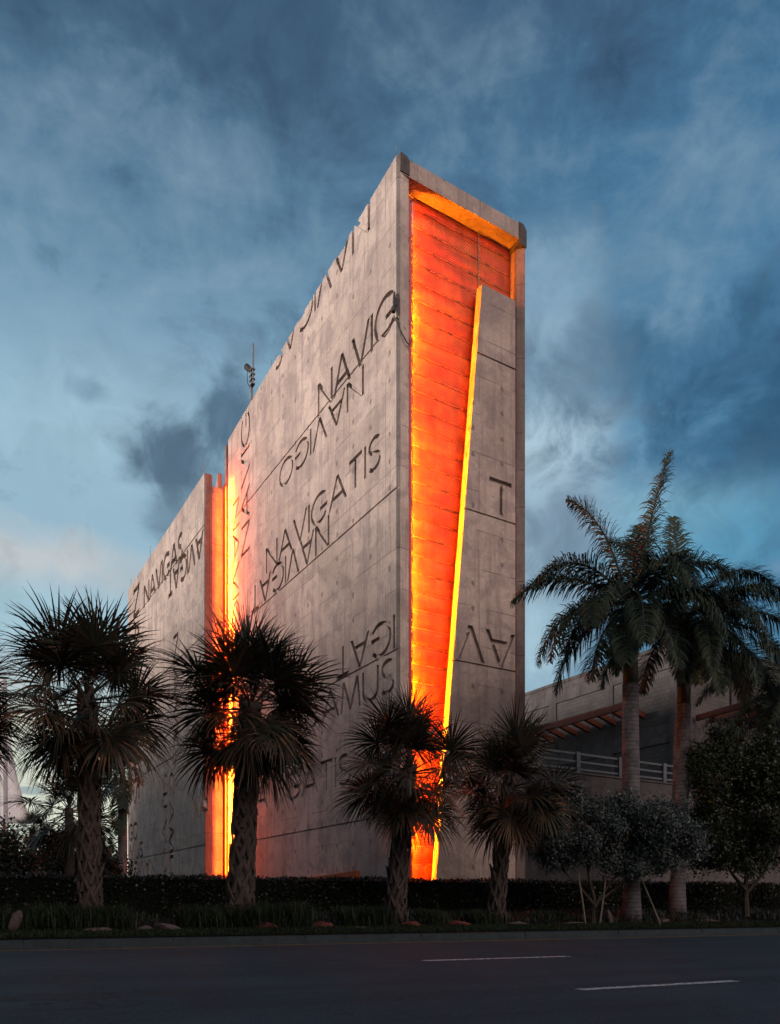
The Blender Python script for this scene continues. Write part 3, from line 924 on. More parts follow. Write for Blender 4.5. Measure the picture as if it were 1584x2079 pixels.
def fan_leaf(m_, base, dirv, pet, rad, rng, droop=.35, n=46, spread=155, mi=0, dry=0.0, tw=0.0):
    """one costapalmate fan: petiole + radiating narrow leaflets with drooping tips"""
    d = Vector(dirv).normalized()
    # petiole bends down a little
    p0 = Vector(base); pts = [p0]; dd = d.copy()
    for i in range(4):
        dd = (dd + Vector((0, 0, -.07 * droop * 2))).normalized(); pts.append(pts[-1] + dd * pet / 4)
    m_.tube(pts, [.028, .022, .018, .015, .012], 4, mi, cap=False)
    hub = pts[-1]; d = dd
    side = d.cross(Vector((0, 0, 1)))
    if side.length < .05: side = Vector((1, 0, 0))
    side.normalize()
    nor = side.cross(d).normalized()
    tw_q = Matrix.Rotation(tw, 3, d); side = tw_q @ side; nor = tw_q @ nor
    V = []; F = []; MI = []
    SEG = 5
    for i in range(n):
        th = R(-spread + 2 * spread * (i + .5) / n + rng.uniform(-2.2, 2.2))
        r_ = rad * (.78 + .22 * math.cos(th * .6)) * rng.uniform(.86, 1.08)
        ld = (d * math.cos(th) + side * math.sin(th))
        # costa curvature: centre of the blade arches, sides fold
        ld = (ld + nor * (.18 * abs(math.sin(th)) + rng.uniform(-.12, .12))).normalized()
        ws = r_ * .40 * R(2 * spread / n) * .85
        perp = ld.cross(nor).normalized()
        widths = [.006, ws, ws * 1.15, ws * .62, .003]
        fr_ = [0, .28, .48, .76, 1.0]
        p = hub.copy(); cur = ld.copy(); prev = 0
        g_ = droop * rng.uniform(.55, 1.5)
        b0 = len(V)
        for k in range(SEG):
            step = (fr_[k] - prev) * r_; prev = fr_[k]
            if k >= 2:
                cur = (cur + Vector((0, 0, -g_ * (.35 if k == 2 else .6 if k == 3 else .95)))).normalized()
            p = p + cur * step
            w_ = widths[k] / 2
            V.append(p - perp * w_); V.append(p + perp * w_)
        for k in range(SEG - 1):
            F.append((b0 + 2 * k, b0 + 2 * k + 1, b0 + 2 * k + 3, b0 + 2 * k + 2))
            MI.append(1 if rng.random() < dry * (1.0 if k >= 2 else .6) else mi)
    b = m_.n
    m_.v.append(np.array([tuple(q) for q in V])); m_.n += len(V)
    for f, q in zip(F, MI): m_.f.append([b + i for i in f]); m_.mi.append(q)

def sabal(px, q, ytop_tr, rad, label, seed, lean=0, nf=44, base_r=.30, dry=.16, radm=1.0, name='sabal_palm', Yset=None, boots=True, bz=None, grp=None):
    rng = random.Random(seed)
    Y = Yset if Yset else at_q(px, q)
    bx = (px - PX) * Y / FX
    z0 = gz(q) - .06 if bz is None else bz
    zc = CAMZ + (FY - ytop_tr) * Y / FX
    root = empty(name, (bx, Y, z0)); tag(root, label, 'palm tree', grp)
    H = zc - z0
    # trunk
    m_ = MB(); pts = []; rr = []
    NS = 14
    for i in range(NS + 1):
        f = i / NS
        pts.append((lean * f ** 1.3, .05 * math.sin(f * 3), H * f)); rr.append(base_r * (1.12 - .34 * f + .22 * max(0, .12 - f) / .12))
    m_.tube(pts, rr, 14)
    def axis(f):
        i = min(int(f * NS), NS - 1); u = f * NS - i
        return Vector(pts[i]).lerp(Vector(pts[i + 1]), u), rr[i] * (1 - u) + rr[i + 1] * u
    if boots:
        # criss-cross leaf bases: split boots spiralling up, each a tapering bent slat
        nb = int(H * 17)
        for i in range(nb):
            f = (i + .5) / nb
            c_, r_ = axis(f * .985)
            an = i * 2.399963 + rng.uniform(-.12, .12)
            out = Vector((math.cos(an), math.sin(an), 0)); tan = Vector((-math.sin(an), math.cos(an), 0))
            ln = rng.uniform(.30, .50); w0 = rng.uniform(.6, .85) * base_r; flare = rng.uniform(.03, .085) + (.05 if rng.random() < .10 else 0)
            if rng.random() < .04 and f > .2: flare += rng.uniform(.06, .14)
            for sg in (-1, 1):
                b0 = c_ + out * (r_ * .93) + tan * (sg * w0 * .75)
                b1 = c_ + out * (r_ + flare * .55) + tan * (sg * w0 * .30) + Vector((0, 0, ln * .55))
                b2 = c_ + out * (r_ + flare) - tan * (sg * w0 * .12) + Vector((0, 0, ln))
                V = []
                for pt, w_, th in ((b0, w0 * .46, .035), (b1, w0 * .34, .03), (b2, w0 * .20, .018)):
                    V += [pt - tan * w_ , pt + tan * w_, pt + tan * w_ + out * th * .9, pt + out * th * 1.9, pt - tan * w_ + out * th * .9]
                F = []
                for k in range(2):
                    for j in range(5): F.append((k * 5 + j, k * 5 + (j + 1) % 5, (k + 1) * 5 + (j + 1) % 5, (k + 1) * 5 + j))
                F.append((10, 11, 12, 13, 14)); F.append((4, 3, 2, 1, 0))
                m_.add([tuple(v) for v in V], F)
    m_.build('trunk', 'boot_fibre', root)
    # crown
    m_ = MB()
    top = Vector(pts[-1])
    for i in range(nf):
        f = (i + .5) / nf
        el_ = R(86 - 138 * f ** .85 + rng.uniform(-9, 9))
        an = i * 2.399963 + rng.uniform(-.25, .25)
        d = Vector((math.cos(an) * math.cos(el_), math.sin(an) * math.cos(el_), math.sin(el_)))
        low = max(0, -math.sin(el_))
        pet = rad * rng.uniform(.36, .62) * (1 - .12 * low)
        br = rad * rng.uniform(.50, .66)
        fan_leaf(m_, top + Vector((0, 0, -.35 * f)) + d * .10, d, pet, br, rng, droop=.16 + .40 * f, n=54,
                 spread=rng.uniform(125, 165), dry=(dry * .25 if f < .45 else dry) * rng.uniform(.3, 1.8), tw=rng.uniform(-.9, .9))
    # dead hanging fans under the crown
    for i in range(7):
        an = rng.uniform(0, 6.28); d = Vector((math.cos(an) * .7, math.sin(an) * .7, -.72))
        fan_leaf(m_, top + Vector((0, 0, -.35)), d, rad * .35, rad * .40, rng, droop=.8, n=26, spread=70, mi=0, dry=.8)
    # old split petiole bases fringe
    cr = m_.build('crown', ['fan_leaf', 'dry_leaf'], root)
    return root

def feather(m_, base, az_, el_, length, rng, droop=1.0, nleaf=62, ll=.55, mi=0, curl=0, plum=.5):
    d = Vector((math.cos(az_) * math.cos(el_), math.sin(az_) * math.cos(el_), math.sin(el_)))
    N = 18; pts = [Vector(base)]; cur = d.copy(); dirs = [cur.copy()]
    sidev = d.cross(Vector((0, 0, 1)));
    if sidev.length < .05: sidev = Vector((1, 0, 0))
    sidev.normalize()
    for i in range(N):
        f = i / N
        cur = (cur + Vector((0, 0, -.055 * droop * (.35 + 1.5 * f))) + sidev * curl * .02).normalized()
        pts.append(pts[-1] + cur * length / N); dirs.append(cur.copy())
    m_.tube(pts, [.05 * (1 - .85 * i / N) for i in range(N + 1)], 5, mi, cap=False)
    V = []; F = []
    for i in range(nleaf):
        f = .10 + .90 * (i + rng.random()) / nleaf
        x = f * N; k = min(int(x), N - 1); u = x - k
        p = pts[k].lerp(pts[k + 1], u); t = dirs[k]
        s_ = t.cross(Vector((0, 0, 1)))
        if s_.length < .05: s_ = sidev.copy()
        s_.normalize(); nn = s_.cross(t).normalized()
        L_ = ll * (math.sin(math.pi * min(1, .10 + f * .88)) ** .55) * rng.uniform(.8, 1.1)
        for sg in (-1, 1):
            up_ = rng.uniform(-1, 1) * plum
            ld = (s_ * sg * .85 + t * (.35 + .45 * f) + nn * up_).normalized()
            w_ = .0155
            pr = ld.cross(nn + s_ * .2 * sg).normalized()
            b0 = len(V)
            p1 = p + ld * L_ * .5
            ld2 = (ld + Vector((0, 0, -.8 * rng.uniform(.3, 1.6)))).normalized()
            p2 = p1 + ld2 * L_ * .32
            ld3 = (ld2 + Vector((0, 0, -.5))).normalized()
            p3 = p2 + ld3 * L_ * .2
            for pt, ww in ((p, w_ * .7), (p1, w_ * 1.15), (p2, w_ * .8), (p3, .002)):
                V.append(pt - pr * ww); V.append(pt + pr * ww)
            for q in range(3): F.append((b0 + 2 * q, b0 + 2 * q + 1, b0 + 2 * q + 3, b0 + 2 * q + 2))
    b = m_.n
    m_.v.append(np.array([tuple(q) for q in V])); m_.n += len(V)
    for f in F: m_.f.append([b + i for i in f]); m_.mi.append(mi)

def royal(px, Y, ybase_z, y_top_trunk, y_top_shaft, fronds, label, seed, r0=.30, r1=.24, name='royal_palm', px_top=None, ll=.55, plum=.55, grp=None):
    rng = random.Random(seed)
    bx = (px - PX) * Y / FX
    z0 = ybase_z
    zt = CAMZ + (FY - y_top_trunk) * Y / FX; zs = CAMZ + (FY - y_top_shaft) * Y / FX
    dx = ((px_top or px) - px) * Y / FX
    root = empty(name, (bx, Y, z0)); tag(root, label, 'palm tree', grp)
    H = zt - z0
    m_ = MB(); pts = []; rr = []
    for i in range(17):
        f = i / 16
        pts.append((dx * f, 0, H * f))
        rr.append(r1 + (r0 - r1) * max(0, 1 - f * 5) ** 1.2 + (.10 * r1) * math.exp(-((f - .62) / .25) ** 2))
    m_.tube(pts, rr, 20); m_.build('trunk', 'ringed_trunk', root, smooth=True)
    m_ = MB()
    HS = zs - zt
    m_.tube([(dx, 0, H - .02), (dx, 0, H + HS * .15), (dx, 0, H + HS * .5), (dx, 0, H + HS * .85), (dx, 0, H + HS * 1.15)], [r1 * .92, r1 * .98, r1 * .78, r1 * .5, r1 * .2], 14)
    m_.build('crownshaft', 'crownshaft_green', root, smooth=True)
    m_ = MB()
    top = Vector((dx, 0, H + HS * .92))
    for (az_, el_, ln, dr, cu) in fronds:
        base = top + Vector((math.cos(R(az_)) * .10, math.sin(R(az_)) * .10, -.25 * (1 - el_ / 90)))
        feather(m_, base, R(az_), R(el_), ln * 1.1, rng, dr, nleaf=int(50 * ln), ll=ll * 1.55, curl=cu, plum=plum)
    m_.build('crown', 'feather_leaf', root)
    return root

def leaves(centers, per, spread, size, rng, mi=0, asp=.45, updir=None, vert=1.0):
    """numpy leaf cloud: diamond leaves around twig centres -> verts, faces"""
    C = np.repeat(np.asarray(centers), per, axis=0)
    n = len(C)
    off = rng.normal(size=(n, 3)) * spread * np.array([1, 1, vert])
    C = C + off
    d = rng.normal(size=(n, 3)); 
    if updir is not None: d += np.array(updir)
    d /= np.linalg.norm(d, axis=1, keepdims=True)
    r = rng.normal(size=(n, 3)); s_ = np.cross(d, r); s_ /= np.linalg.norm(s_, axis=1, keepdims=True)
    L_ = size * rng.uniform(.7, 1.3, size=(n, 1))
    v0 = C; v1 = C + d * L_ * .5 + s_ * L_ * asp * .5; v2 = C + d * L_; v3 = C + d * L_ * .5 - s_ * L_ * asp * .5
    V = np.stack([v0, v1, v2, v3], axis=1).reshape(-1, 3)
    return V
def leaf_obj(name, V, matn, parent=None, loc=None):
    me = bpy.data.meshes.new(name)
    nq = len(V) // 4
    me.vertices.add(len(V)); me.vertices.foreach_set('co', V.astype(np.float32).ravel())
    me.loops.add(nq * 4); me.loops.foreach_set('vertex_index', np.arange(nq * 4, dtype=np.int32))
    me.polygons.add(nq); me.polygons.foreach_set('loop_start', np.arange(0, nq * 4, 4, dtype=np.int32))
    me.polygons.foreach_set('loop_total', np.full(nq, 4, dtype=np.int32))
    me.update(calc_edges=True); me.validate()
    me.materials.append(MATS[matn])
    o = bpy.data.objects.new(name, me); COL.objects.link(o)
    if parent: o.parent = parent
    if loc: o.location = loc
    return o

def bushy(name, loc, lobes, nclump, per, size, matn, label, cat, seed, trunk=None, sprigs=0, spread=.16, grp=None, bark='twig_bark'):
    """lobes: (cx, cz, cy, rx, rz, ry) ellipsoids in local coordinates; foliage lies mostly towards their surface"""
    rng = np.random.default_rng(seed); rr = random.Random(seed)
    root = empty(name, loc); tag(root, label, cat, grp)
    C = []
    tot = sum(l[3] * l[4] for l in lobes)
    for (cx, cz, cy, rx, rz, ry) in lobes:
        k = int(nclump * rx * rz / tot)
        ns = 13
        sd = rng.normal(size=(ns, 3)); sd /= np.linalg.norm(sd, axis=1, keepdims=True)
        sc_ = sd * rng.uniform(.35, 1.0, size=(ns, 1)); sr = rng.uniform(.16, .40, size=ns)
        which = rng.integers(0, ns, size=k)
        d = rng.normal(size=(k, 3)); d /= np.linalg.norm(d, axis=1, keepdims=True)
        rad = rng.uniform(.3, 1.0, size=(k, 1)) ** .4 * sr[which][:, None]
        C.append(np.array([cx, cy, cz]) + (sc_[which] + d * rad) * np.array([rx, ry, rz]))
    C = np.concatenate(C)
    if sprigs:
        S = []
        for i in range(sprigs):
            c = C[rng.integers(len(C))]
            if c[2] < np.median(C[:, 2]): continue
            h_ = rng.uniform(.3, .8)
            for j in range(5): S.append(c + np.array([0.03 * j * rng.normal(), .03 * j, h_ * j / 5]))
        if S: C = np.concatenate([C, np.array(S)])
    V = leaves(C, per, spread, size, rng, updir=(0, 0, .45))
    # branches
    m_ = MB()
    if trunk:
        for (pts, r0) in trunk:
            m_.tube(pts, [r0 * (1 - .6 * i / (len(pts) - 1)) for i in range(len(pts))], 7)
        hubs = [Vector(t[0][-1]) for t in trunk]
        idx = rng.choice(len(C), size=min(len(C), 70), replace=False)
        for i in idx:
            c = Vector(C[i]); h = min(hubs, key=lambda q: (q - c).length)
            mid = h.lerp(c, .5) + Vector((0, 0, .12)) ; m_.tube([h, mid, c], [.03, .018, .008], 4, cap=False)
        m_.build('trunk', bark, root)
    leaf_obj('crown', V, matn, root)
    return root

# ------------------------------------------------------------------ the sabal palms in the verge
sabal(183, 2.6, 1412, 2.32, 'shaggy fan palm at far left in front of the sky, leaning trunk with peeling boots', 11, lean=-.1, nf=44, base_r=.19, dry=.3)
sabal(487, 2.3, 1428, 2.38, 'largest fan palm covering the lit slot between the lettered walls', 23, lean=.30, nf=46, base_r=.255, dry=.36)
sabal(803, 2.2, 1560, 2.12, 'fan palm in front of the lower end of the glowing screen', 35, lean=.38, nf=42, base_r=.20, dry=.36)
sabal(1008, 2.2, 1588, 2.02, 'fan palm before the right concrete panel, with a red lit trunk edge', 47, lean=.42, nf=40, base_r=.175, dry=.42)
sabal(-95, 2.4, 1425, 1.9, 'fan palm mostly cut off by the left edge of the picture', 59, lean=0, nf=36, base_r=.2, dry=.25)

# ------------------------------------------------------------------ royal palms at right
# frond: azimuth (0 = right, 90 = away, 180 = left, 270 = towards viewer), elevation, length, droop, curl
royal(1283, 24.7, .32, 1390, 1198, [
    (5, 78, 4.4, .35, 0), (175, 76, 3.5, 1.5, 0), (60, 74, 3.4, 1.3, 0), (182, 34, 3.7, 1.55, 0),
    (200, 8, 3.6, 2.3, 0), (160, -12, 3.3, 2.2, 0), (230, 20, 3.2, 2.4, 0), (262, 8, 3.2, 2.6, 0), (285, 38, 3.4, 2.4, 0),
    (320, 15, 3.4, 2.2, 0), (350, 30, 3.4, 2.0, 0), (20, 12, 3.2, 2.2, 0), (80, 25, 3.2, 2.2, 0), (120, 30, 3.2, 2.1, 0),
    (300, -20, 2.8, 2.2, 0), (210, -30, 2.8, 2.0, 0), (190, 50, 3.4, 2.2, 0), (250, -10, 3.2, 2.3, 0), (330, 45, 3.3, 2.2, 0), (170, 15, 3.4, 2.4, 0)],
    'tallest grey-trunked feather palm, with one frond rising high to the right', 71, r0=.33, r1=.245, px_top=1280)
royal(1374, 27.2, .5, 1430, 1235, [
    (170, 68, 3.6, 1.3, 0), (88, 80, 3.8, .8, 0), (5, 42, 4.2, 1.35, 0), (350, 18, 4.4, 1.6, 0), (330, 0, 4.2, 2.0, 0),
    (300, 20, 3.8, 2.4, 0), (265, 5, 3.8, 2.4, 0), (235, 18, 3.6, 2.3, 0), (200, 20, 3.5, 2.2, 0), (150, 10, 3.4, 2.2, 0),
    (120, 25, 3.4, 2.0, 0), (60, 20, 3.6, 2.0, 0), (25, 0, 3.8, 2.1, 0), (280, -28, 3.4, 1.8, 0), (340, -28, 3.4, 1.8, 0), (210, -25, 3.2, 1.8, 0), (10, 60, 3.8, 1.9, 0), (320, 35, 3.8, 2.3, 0), (355, -8, 4.0, 1.9, 0), (250, -15, 3.6, 1.9, 0), (300, -10, 3.8, 2.0, 0)],
    'second feather palm, right of the tallest one, with long fronds hanging over the pergola', 83, r0=.34, r1=.25, px_top=1388)
royal(1600, 29.5, .5, 1560, 1400, [
    (180, 40, 3.6, 2.0, 0), (200, 10, 3.6, 2.2, 0), (150, 60, 3.6, 1.6, 0), (90, 70, 3.4, 1.4, 0), (20, 40, 3.6, 2.0, 0), (230, 20, 3.4, 2.3, 0),
    (270, 10, 3.4, 2.4, 0), (310, 20, 3.4, 2.3, 0), (350, 10, 3.4, 2.2, 0), (170, -15, 3.2, 2.0, 0), (215, -25, 3.0, 2.0, 0), (60, 20, 3.2, 2.0, 0)],
    'feather palm cut by the right edge, its fronds reaching in from the side', 97, r0=.34, r1=.25)
# feather palm behind, at left, beside the tower
royal(249, 40, .5, 1620, 1548, [
    (180, 50, 3.2, 2.4, 0), (190, 10, 3.2, 2.4, 0), (0, 60, 1.7, 3.6, 0), (350, 20, 1.3, 3.6, 0), (220, 20, 3.2, 2.8, 0), (150, 25, 3.2, 2.7, 0),
    (270, 30, 3.2, 2.8, 0), (290, -10, 2.6, 2.8, 0), (100, 60, 2.6, 1.8, 0), (120, 60, 3.0, 2.0, 0), (200, -25, 3.2, 2.2, 0), (280, -50, 3.2, 2.2, 0), (235, -40, 3.4, 2.0, 0), (100, 80, 3.0, .8, 0)],
    'slim grey feather palm standing just left of the tower wall', 103, r0=.26, r1=.21, ll=.5, plum=.3)

# ------------------------------------------------------------------ broadleaf trees at right
Yb = 23.6; bx = (1205 - PX) * Yb / FX
sx = lambda px: (px - 1205) * Yb / FX
szz = lambda py: (FY - py) * Yb / FX + CAMZ - .35
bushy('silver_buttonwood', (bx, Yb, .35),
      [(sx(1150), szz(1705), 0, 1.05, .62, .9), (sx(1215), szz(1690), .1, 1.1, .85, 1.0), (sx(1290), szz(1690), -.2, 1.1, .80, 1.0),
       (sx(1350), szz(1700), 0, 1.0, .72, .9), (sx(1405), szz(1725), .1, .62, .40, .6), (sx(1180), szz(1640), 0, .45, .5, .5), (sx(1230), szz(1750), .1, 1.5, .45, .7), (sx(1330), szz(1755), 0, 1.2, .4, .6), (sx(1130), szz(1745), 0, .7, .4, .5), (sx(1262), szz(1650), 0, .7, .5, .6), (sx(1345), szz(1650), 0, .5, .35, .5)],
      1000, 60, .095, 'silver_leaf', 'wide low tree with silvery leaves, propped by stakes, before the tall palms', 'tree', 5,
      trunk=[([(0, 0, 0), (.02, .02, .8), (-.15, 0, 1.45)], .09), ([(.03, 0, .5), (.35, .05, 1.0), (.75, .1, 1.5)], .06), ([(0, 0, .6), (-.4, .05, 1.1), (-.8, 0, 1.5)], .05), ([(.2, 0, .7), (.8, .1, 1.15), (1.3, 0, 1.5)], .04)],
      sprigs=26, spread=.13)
for (pa, ya, pb, yb_, dy, lab) in ((1174, 1772, 1190, 1868, 0, 'thin wooden stake propping the silvery tree, left of its trunk'), (1231, 1772, 1217, 1868, .1, 'thin wooden stake propping the silvery tree, right of its trunk'),
                              (1298, 1775, 1345, 1872, .3, 'bent wooden stake leaning away between the two tall feather palms')):
    m_ = MB(); a_ = P(pa, ya, Yb + dy); b_ = P(pb, yb_ + 16, Yb - .25 + dy); m_.tube([a_, a_.lerp(b_, .5) + Vector((.01, 0, .01)), b_], .028, 7)
    o = m_.build('wooden_stake', 'stake_wood'); tag(o, lab, 'stake', 'stakes round the silvery tree')
Yt = 27.0; bx = (1515 - PX) * Yt / FX
sx = lambda px: (px - 1515) * Yt / FX
szz = lambda py: (FY - py) * Yt / FX + CAMZ - .5
bushy('dark_broadleaf_tree', (bx, Yt, .5),
      [(sx(1450), szz(1640), 0, 1.0, 1.5, 1.0), (sx(1510), szz(1620), 0, 1.3, 1.9, 1.3), (sx(1575), szz(1610), .2, 1.3, 2.0, 1.2), (sx(1430), szz(1560), 0, .5, .9, .6), (sx(1500), szz(1735), 0, 1.5, .7, .9), (sx(1440), szz(1700), 0, .8, .9, .8), (sx(1480), szz(1540), 0, .5, .9, .6), (sx(1600), szz(1560), 0, 1.0, 1.4, 1)],
      1200, 60, .12, 'dark_leaf', 'dense dark green tree at the right edge, in front of the pergola', 'tree', 9,
      trunk=[([(0, 0, 0), (0, .05, 1.0), (.05, 0, 2.0)], .12), ([(0, 0, .9), (-.5, 0, 1.5), (-.9, .1, 2.4)], .07), ([(0, 0, .8), (.6, 0, 1.5), (1.1, .1, 2.4)], .07)], sprigs=50, spread=.17)
# ------------------------------------------------------------------ hedge
def hedge(a0, a1, q0, q1, ztop, seed, label):
    rng = np.random.default_rng(seed)
    m_ = MB(); m_.box(a0, a1, q0 + .1, q1 - .1, .2, ztop - .08)
    root = empty('clipped_hedge', RO, ROT); tag(root, label, 'hedge')
    m_.build('branches', 'hedge_core', root)
    n1, n2 = int((a1 - a0) * 620), int((a1 - a0) * 300)
    A = rng.uniform(a0, a1, n1); C1 = np.stack([A, q0 + .05 + .06 * np.sin(A * 2.1) + rng.normal(size=n1) * .04, rng.uniform(.35, ztop - .02, n1)], 1)
    A = rng.uniform(a0, a1, n2); C2 = np.stack([A, rng.uniform(q0, q1, n2), ztop - .05 + .02 * np.sin(A * 1.3) + .02 * np.sin(A * 4.7) + rng.normal(size=n2) * .025], 1)
    V = leaves(np.concatenate([C1, C2]), 1, .02, .085, rng, asp=.6, updir=(0, -.5, .6))
    leaf_obj('foliage', V, 'hedge_leaf', root)
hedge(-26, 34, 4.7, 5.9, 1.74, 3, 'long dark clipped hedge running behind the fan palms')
# ------------------------------------------------------------------ border grass, lawn
def blades(name, spots, matn, h0, h1, w, rng, lean=.5, loc=None):
    """spots: (a, q, z); thin triangular blades"""
    S = np.asarray(spots); n = len(S)
    P0 = np.array([tuple(RO)]) + S[:, :1] * np.array([tuple(RD)]) + S[:, 1:2] * np.array([tuple(RN)]) + S[:, 2:3] * np.array([[0, 0, 1]])
    h = rng.uniform(h0, h1, (n, 1)); an = rng.uniform(0, 2 * math.pi, n)
    ld = np.stack([np.cos(an), np.sin(an), np.zeros(n)], 1) * rng.uniform(.1, lean, (n, 1))
    wv = np.stack([-np.sin(an), np.cos(an), np.zeros(n)], 1) * w
    mid = P0 + ld * h * .35 + np.array([0, 0, 1]) * h * .65
    tip = P0 + ld * h * 1.1 + np.array([0, 0, 1]) * h * 1.0
    V = np.stack([P0, mid + wv, tip, mid - wv], 1).reshape(-1, 3)
    return leaf_obj(name, V, matn)
rng = np.random.default_rng(12)
def a_at(px, q): Y = at_q(px, q); X = (px - PX) * Y / FX; return (Vector((X, Y, 0)) - RO).dot(RD)
# ornamental grass masses (one per clump)
CL = [(-40, 15, 1.9, .55, 'short tuft of border grass at the left edge'), (42, 135, 2.0, .60, 'long mass of border grass left of the leaning fan palm'), (140, 262, 1.9, .58, 'border grass mass in front of the leaning fan palm'),
      (362, 500, 1.9, .58, 'border grass mass left of the largest fan palm foot'), (505, 628, 1.7, .66, 'tallest bright tipped border grass mass, right of the largest palm foot'), (690, 790, 1.9, .55, 'border grass mass just left of the palm before the screen'),
      (845, 900, 2.2, .42, 'thin border grass tuft right of the palm before the screen'), (950, 1000, 2.0, .42, 'yellowish grass tuft at the foot of the fourth fan palm'), (1080, 1150, 2.3, .35, 'sparse grass tuft left of the staked tree')]
for (pa, pb, q, h_, lab) in CL:
    a0, a1 = a_at(pa, q), a_at(pb, q)
    n = int((a1 - a0) * 1500)
    A = rng.uniform(0, 1, n) * (a1 - a0) + a0; Q = q + rng.normal(size=n) * .28
    f = (A - a0) / (a1 - a0)
    edge = np.clip(np.minimum(f, 1 - f) * 5, .35, 1)
    S = np.stack([A, Q, np.array([gz(x) for x in Q]) - .02], 1)
    o = blades('border_grass', S, 'grass_leaf', h_ * .45, h_ * 1.15, .009, rng, .75)
    tag(o, lab, 'grass clump', 'border grass clumps along the verge')
n = 60000
A = rng.uniform(-16, 24, n); Q = .34 + rng.uniform(0, 1, n) ** .9 * 1.05
S = np.stack([A, Q, np.array([gz(x) for x in Q]) - .01], 1)
o = blades('lawn', S, 'lawn_leaf', .05, .12, .007, rng, .8); tag(o, 'short green grass strip behind the kerb', 'grass', kind='stuff')
m_ = MB(); m_.add([tuple(road_pt(-200, .322, .203)), tuple(road_pt(250, .322, .203)), tuple(road_pt(250, 1.3, gz(1.3) + .02)), tuple(road_pt(-200, 1.3, gz(1.3) + .02))], [(0, 1, 2, 3)])
tag(m_.build('lawn_soil', 'lawn_leaf'), kind='structure')
# low scattered ground plants between
n = 42000
A = rng.uniform(-16, 26, n); Q = rng.uniform(1.6, 4.6, n)
keep = (np.sin(A * 1.7) + np.sin(A * .63 + 2) + rng.normal(size=n) * .6) > -.9
S = np.stack([A, Q, np.array([gz(x) for x in Q]) - .02], 1)[keep]
o = blades('ground_cover', S, 'bush_leaf', .08, .34, .012, rng, .9); tag(o, 'dark low ground cover between palms and hedge', 'plants', kind='stuff')

# ------------------------------------------------------------------ boulders along the bed edge
def rock(px, q, w, h, d, matn, label, seed, tilt=0, rz=0, sink=.3):
    import bmesh
    rr = random.Random(seed)
    bm = bmesh.new(); bmesh.ops.create_icosphere(bm, subdivisions=3, radius=1)
    planes = [Vector((rr.uniform(-1, 1), rr.uniform(-1, 1), rr.uniform(-1, 1))).normalized() for _ in range(9)]
    for v in bm.verts:
        for p_ in planes:
            dd = v.co.dot(p_) - rr.uniform(.62, .66)
            if dd > 0: v.co -= p_ * dd * .9
        v.co += Vector((rr.uniform(-1, 1), rr.uniform(-1, 1), rr.uniform(-1, 1))) * .035
        v.co = Vector((v.co.x * w / 2, v.co.y * d / 2, v.co.z * h / 2))
    me = bpy.data.meshes.new('boulder'); bm.to_mesh(me); bm.free()
    me.materials.append(MATS[matn])
    Y = at_q(px, q); o = bpy.data.objects.new('boulder', me); COL.objects.link(o)
    o.location = ((px - PX) * Y / FX, Y, gz(q) + h * sink); o.rotation_euler = (0, tilt, rz)
    tag(o, label, 'rock', 'rocks along the planting bed')
rock(30, 1.35, .26, .62, .24, 'rock_pinkish', 'upright pinkish stone standing at the far left of the bed', 1, tilt=.45, sink=.38)
rock(197, 1.3, .78, .16, .4, 'rock_pinkish', 'flat pinkish slab below the leaning fan palm', 2, sink=.3)
rock(295, 1.5, .42, .16, .4, 'rock_pinkish', 'small pale rock touching the sloping slab', 3)
rock(342, 1.4, .72, .22, .4, 'rock_pinkish', 'sloping pinkish slab left of the grass mass', 4, tilt=.12)
rock(541, 1.35, .60, .26, .4, 'rock_red', 'dark red block right of the largest fan palm', 5)
rock(655, 1.7, .70, .20, .5, 'rock_red', 'low reddish slab between two grass masses', 6)
rock(720, 1.35, .80, .09, .4, 'rock_pinkish', 'thin pale slab lying flat left of the palm before the screen', 7)
rock(833, 1.45, .62, .22, .5, 'rock_red', 'brightest red rock at the foot of the palm before the screen', 8)
rock(930, 1.6, .80, .20, .5, 'rock_red', 'reddish slab between the third and fourth fan palms', 9)
rock(1050, 1.6, .7, .16, .5, 'rock_pinkish', 'flat dark slab right of the fourth fan palm', 10)
rock(1160, 1.5, .8, .14, .5, 'rock_pinkish', 'flat stone under the staked tree', 11)
rock(1236, 1.7, .24, .55, .3, 'rock_pinkish', 'upright curved stone left of the tallest feather palm', 13, tilt=-.4, sink=.35)
rock(1345, 1.8, .55, .22, .4, 'rock_pinkish', 'rounded stone right of the tallest feather palm foot', 14)
rock(1440, 1.8, .8, .14, .5, 'rock_pinkish', 'flat stone beyond the second feather palm', 15)

# ------------------------------------------------------------------ left background
def bgbush(px, ytop, Y, w, label, seed, matn='bush_leaf'):
    zt = CAMZ + (FY - ytop) * Y / FX; W = w * Y / FX / 2
    rr = random.Random(seed)
    lob = []
    for i in range(6):
        f = rr.uniform(-.7, .7); h = zt * (1 - .35 * abs(f)) * rr.uniform(.8, 1)
        lob.append((f * W, h * .5, rr.uniform(-.5, .5), W * .5, h * .5, W * .45))
    bushy('background_shrub', ((px - PX) * Y / FX, Y, .4), lob, 300, 26, .20, matn, label, 'shrub', seed,
          trunk=[([(0, 0, 0), (0, 0, zt * .3), (.1, 0, zt * .55)], .12)], spread=.3, grp='shrubs behind the hedge at left')
bgbush(15, 1668, 34, 150, 'dark rounded shrub under the white sail at the left edge', 201)
bgbush(105, 1662, 38, 130, 'dark shrub between the sail and the leaning fan palm', 202)
bgbush(170, 1690, 33, 120, 'dark shrub behind the leaning fan palm trunk', 203)
bgbush(222, 1700, 45, 70, 'lighter olive shrub left of the slim feather palm', 204, 'dark_leaf')
sabal(140, 5, 1640, 2.1, 'small fan palm behind the leaning fan palm, low over the shrubs', 205, nf=26, base_r=.2, Yset=30, boots=False, bz=.4, dry=.1)
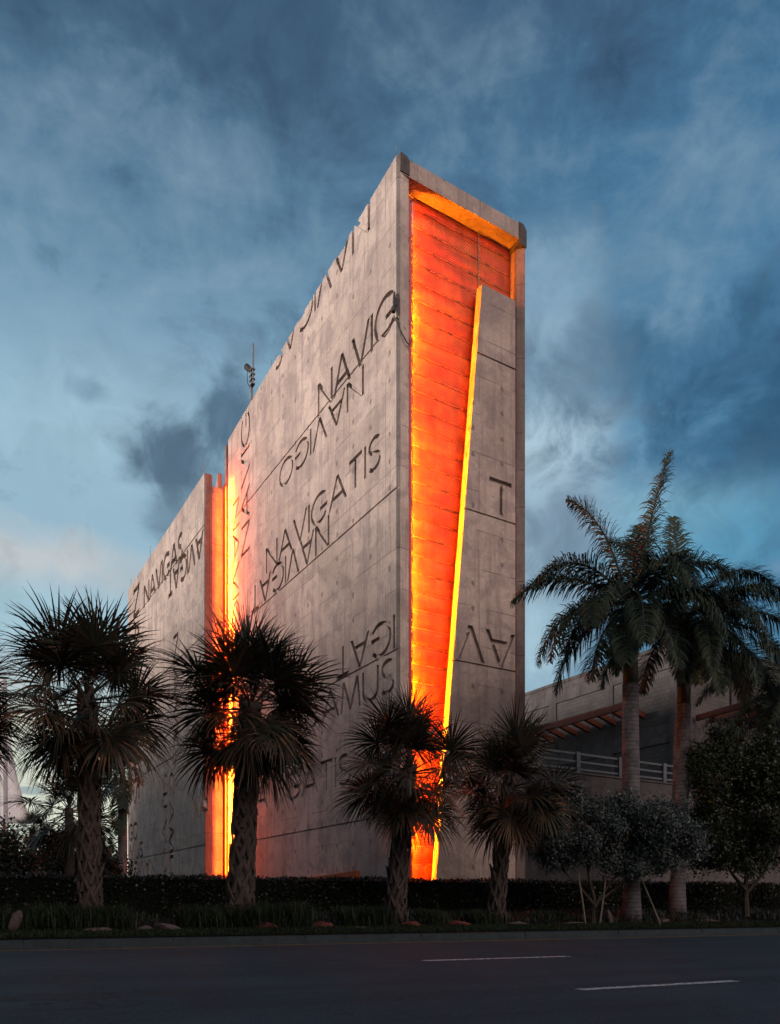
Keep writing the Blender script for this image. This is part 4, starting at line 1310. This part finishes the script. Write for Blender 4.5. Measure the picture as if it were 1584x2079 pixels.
sabal(65, 5, 1682, 1.1, 'tiny distant fan palm beside the foot of the white sail', 206, nf=20, base_r=.2, Yset=46, boots=False, bz=.4, dry=.1)
sabal(208, 5, 1700, 1.0, 'tiny distant fan palm in the gap before the feather palm', 207, nf=20, base_r=.2, Yset=50, boots=False, bz=.4, dry=.1)

# tensile sail with mast
Ys = 80
sail = empty('white_sail_canopy', P(10, 1700, Ys)); tag(sail, 'pale tensile sail with a white mast at the far left edge', 'canopy')
sail.location.z = .4
inv = lambda p: p - sail.location
edge = [(14, 1440), (22, 1515), (29, 1552), (37, 1590), (46, 1622), (58, 1655), (64, 1672)]
m_ = MB(); V = []; F = []
for i, (x, y) in enumerate(edge):
    for j in range(7):
        f = j / 6
        p = inv(P(x + (-70 - x) * f, y, Ys + 5 * f * (1 - f) + 3 * f)); V.append(tuple(p))
for i in range(len(edge) - 1):
    for j in range(6): F.append((i * 7 + j, i * 7 + j + 1, (i + 1) * 7 + j + 1, (i + 1) * 7 + j))
m_.add(V, F)
o = m_.build('fabric', 'sail_fabric', sail, smooth=True)
md = o.modifiers.new('th', 'SOLIDIFY'); md.thickness = .05
m_ = MB(); a_ = inv(P(10, 1700, Ys - 1)); b_ = inv(P(8, 1380, Ys - 1)); m_.tube([a_ + Vector((0, 0, -6)), a_, b_], [.32, .30, .26], 12)
m_.tube([a_.lerp(b_, .55) , a_.lerp(b_, .56)], .40, 12)
m_.build('mast', 'mast_paint', sail)

# unseen tree line added behind the viewer to shade the lower storeys
def shade_treeline():
    rr = random.Random(77)
    m_ = MB()
    import bmesh
    path = [(-92, 34), (-84, 6), (-62, -22), (-20, -34), (70, -40)]
    for i in range(64):
        f = i / 63 * 3.999; k_ = int(f); u_ = f - k_
        x = path[k_][0] * (1 - u_) + path[k_ + 1][0] * u_ + rr.uniform(-2, 2); y = path[k_][1] * (1 - u_) + path[k_ + 1][1] * u_ + rr.uniform(-2, 2)
        h = (rr.uniform(30, 35) if x < -45 else rr.uniform(19, 24)); r_ = rr.uniform(3, 4.5)
        seg, rg = 12, 8; V = []; F = []
        for a_ in range(rg + 1):
            ph = math.pi * a_ / rg
            for b_ in range(seg):
                th = 2 * math.pi * b_ / seg; k = 1 + rr.uniform(-.14, .14)
                V.append((x + r_ * k * math.sin(ph) * math.cos(th), y + r_ * k * math.sin(ph) * math.sin(th), h * .5 + h * .5 * k * math.cos(ph)))
        for a_ in range(rg):
            for b_ in range(seg):
                F.append((a_ * seg + b_, (a_ + 1) * seg + b_, (a_ + 1) * seg + (b_ + 1) % seg, a_ * seg + (b_ + 1) % seg))
        m_.add(V, F)
    o = m_.build('added_shade_trees', 'bush_leaf'); tag(o, 'added unseen belt of trees that shades the lower tower', 'trees', kind='stuff')
shade_treeline()
print('faces', sum(len(o.data.polygons) for o in bpy.data.objects if o.type == 'MESH'))
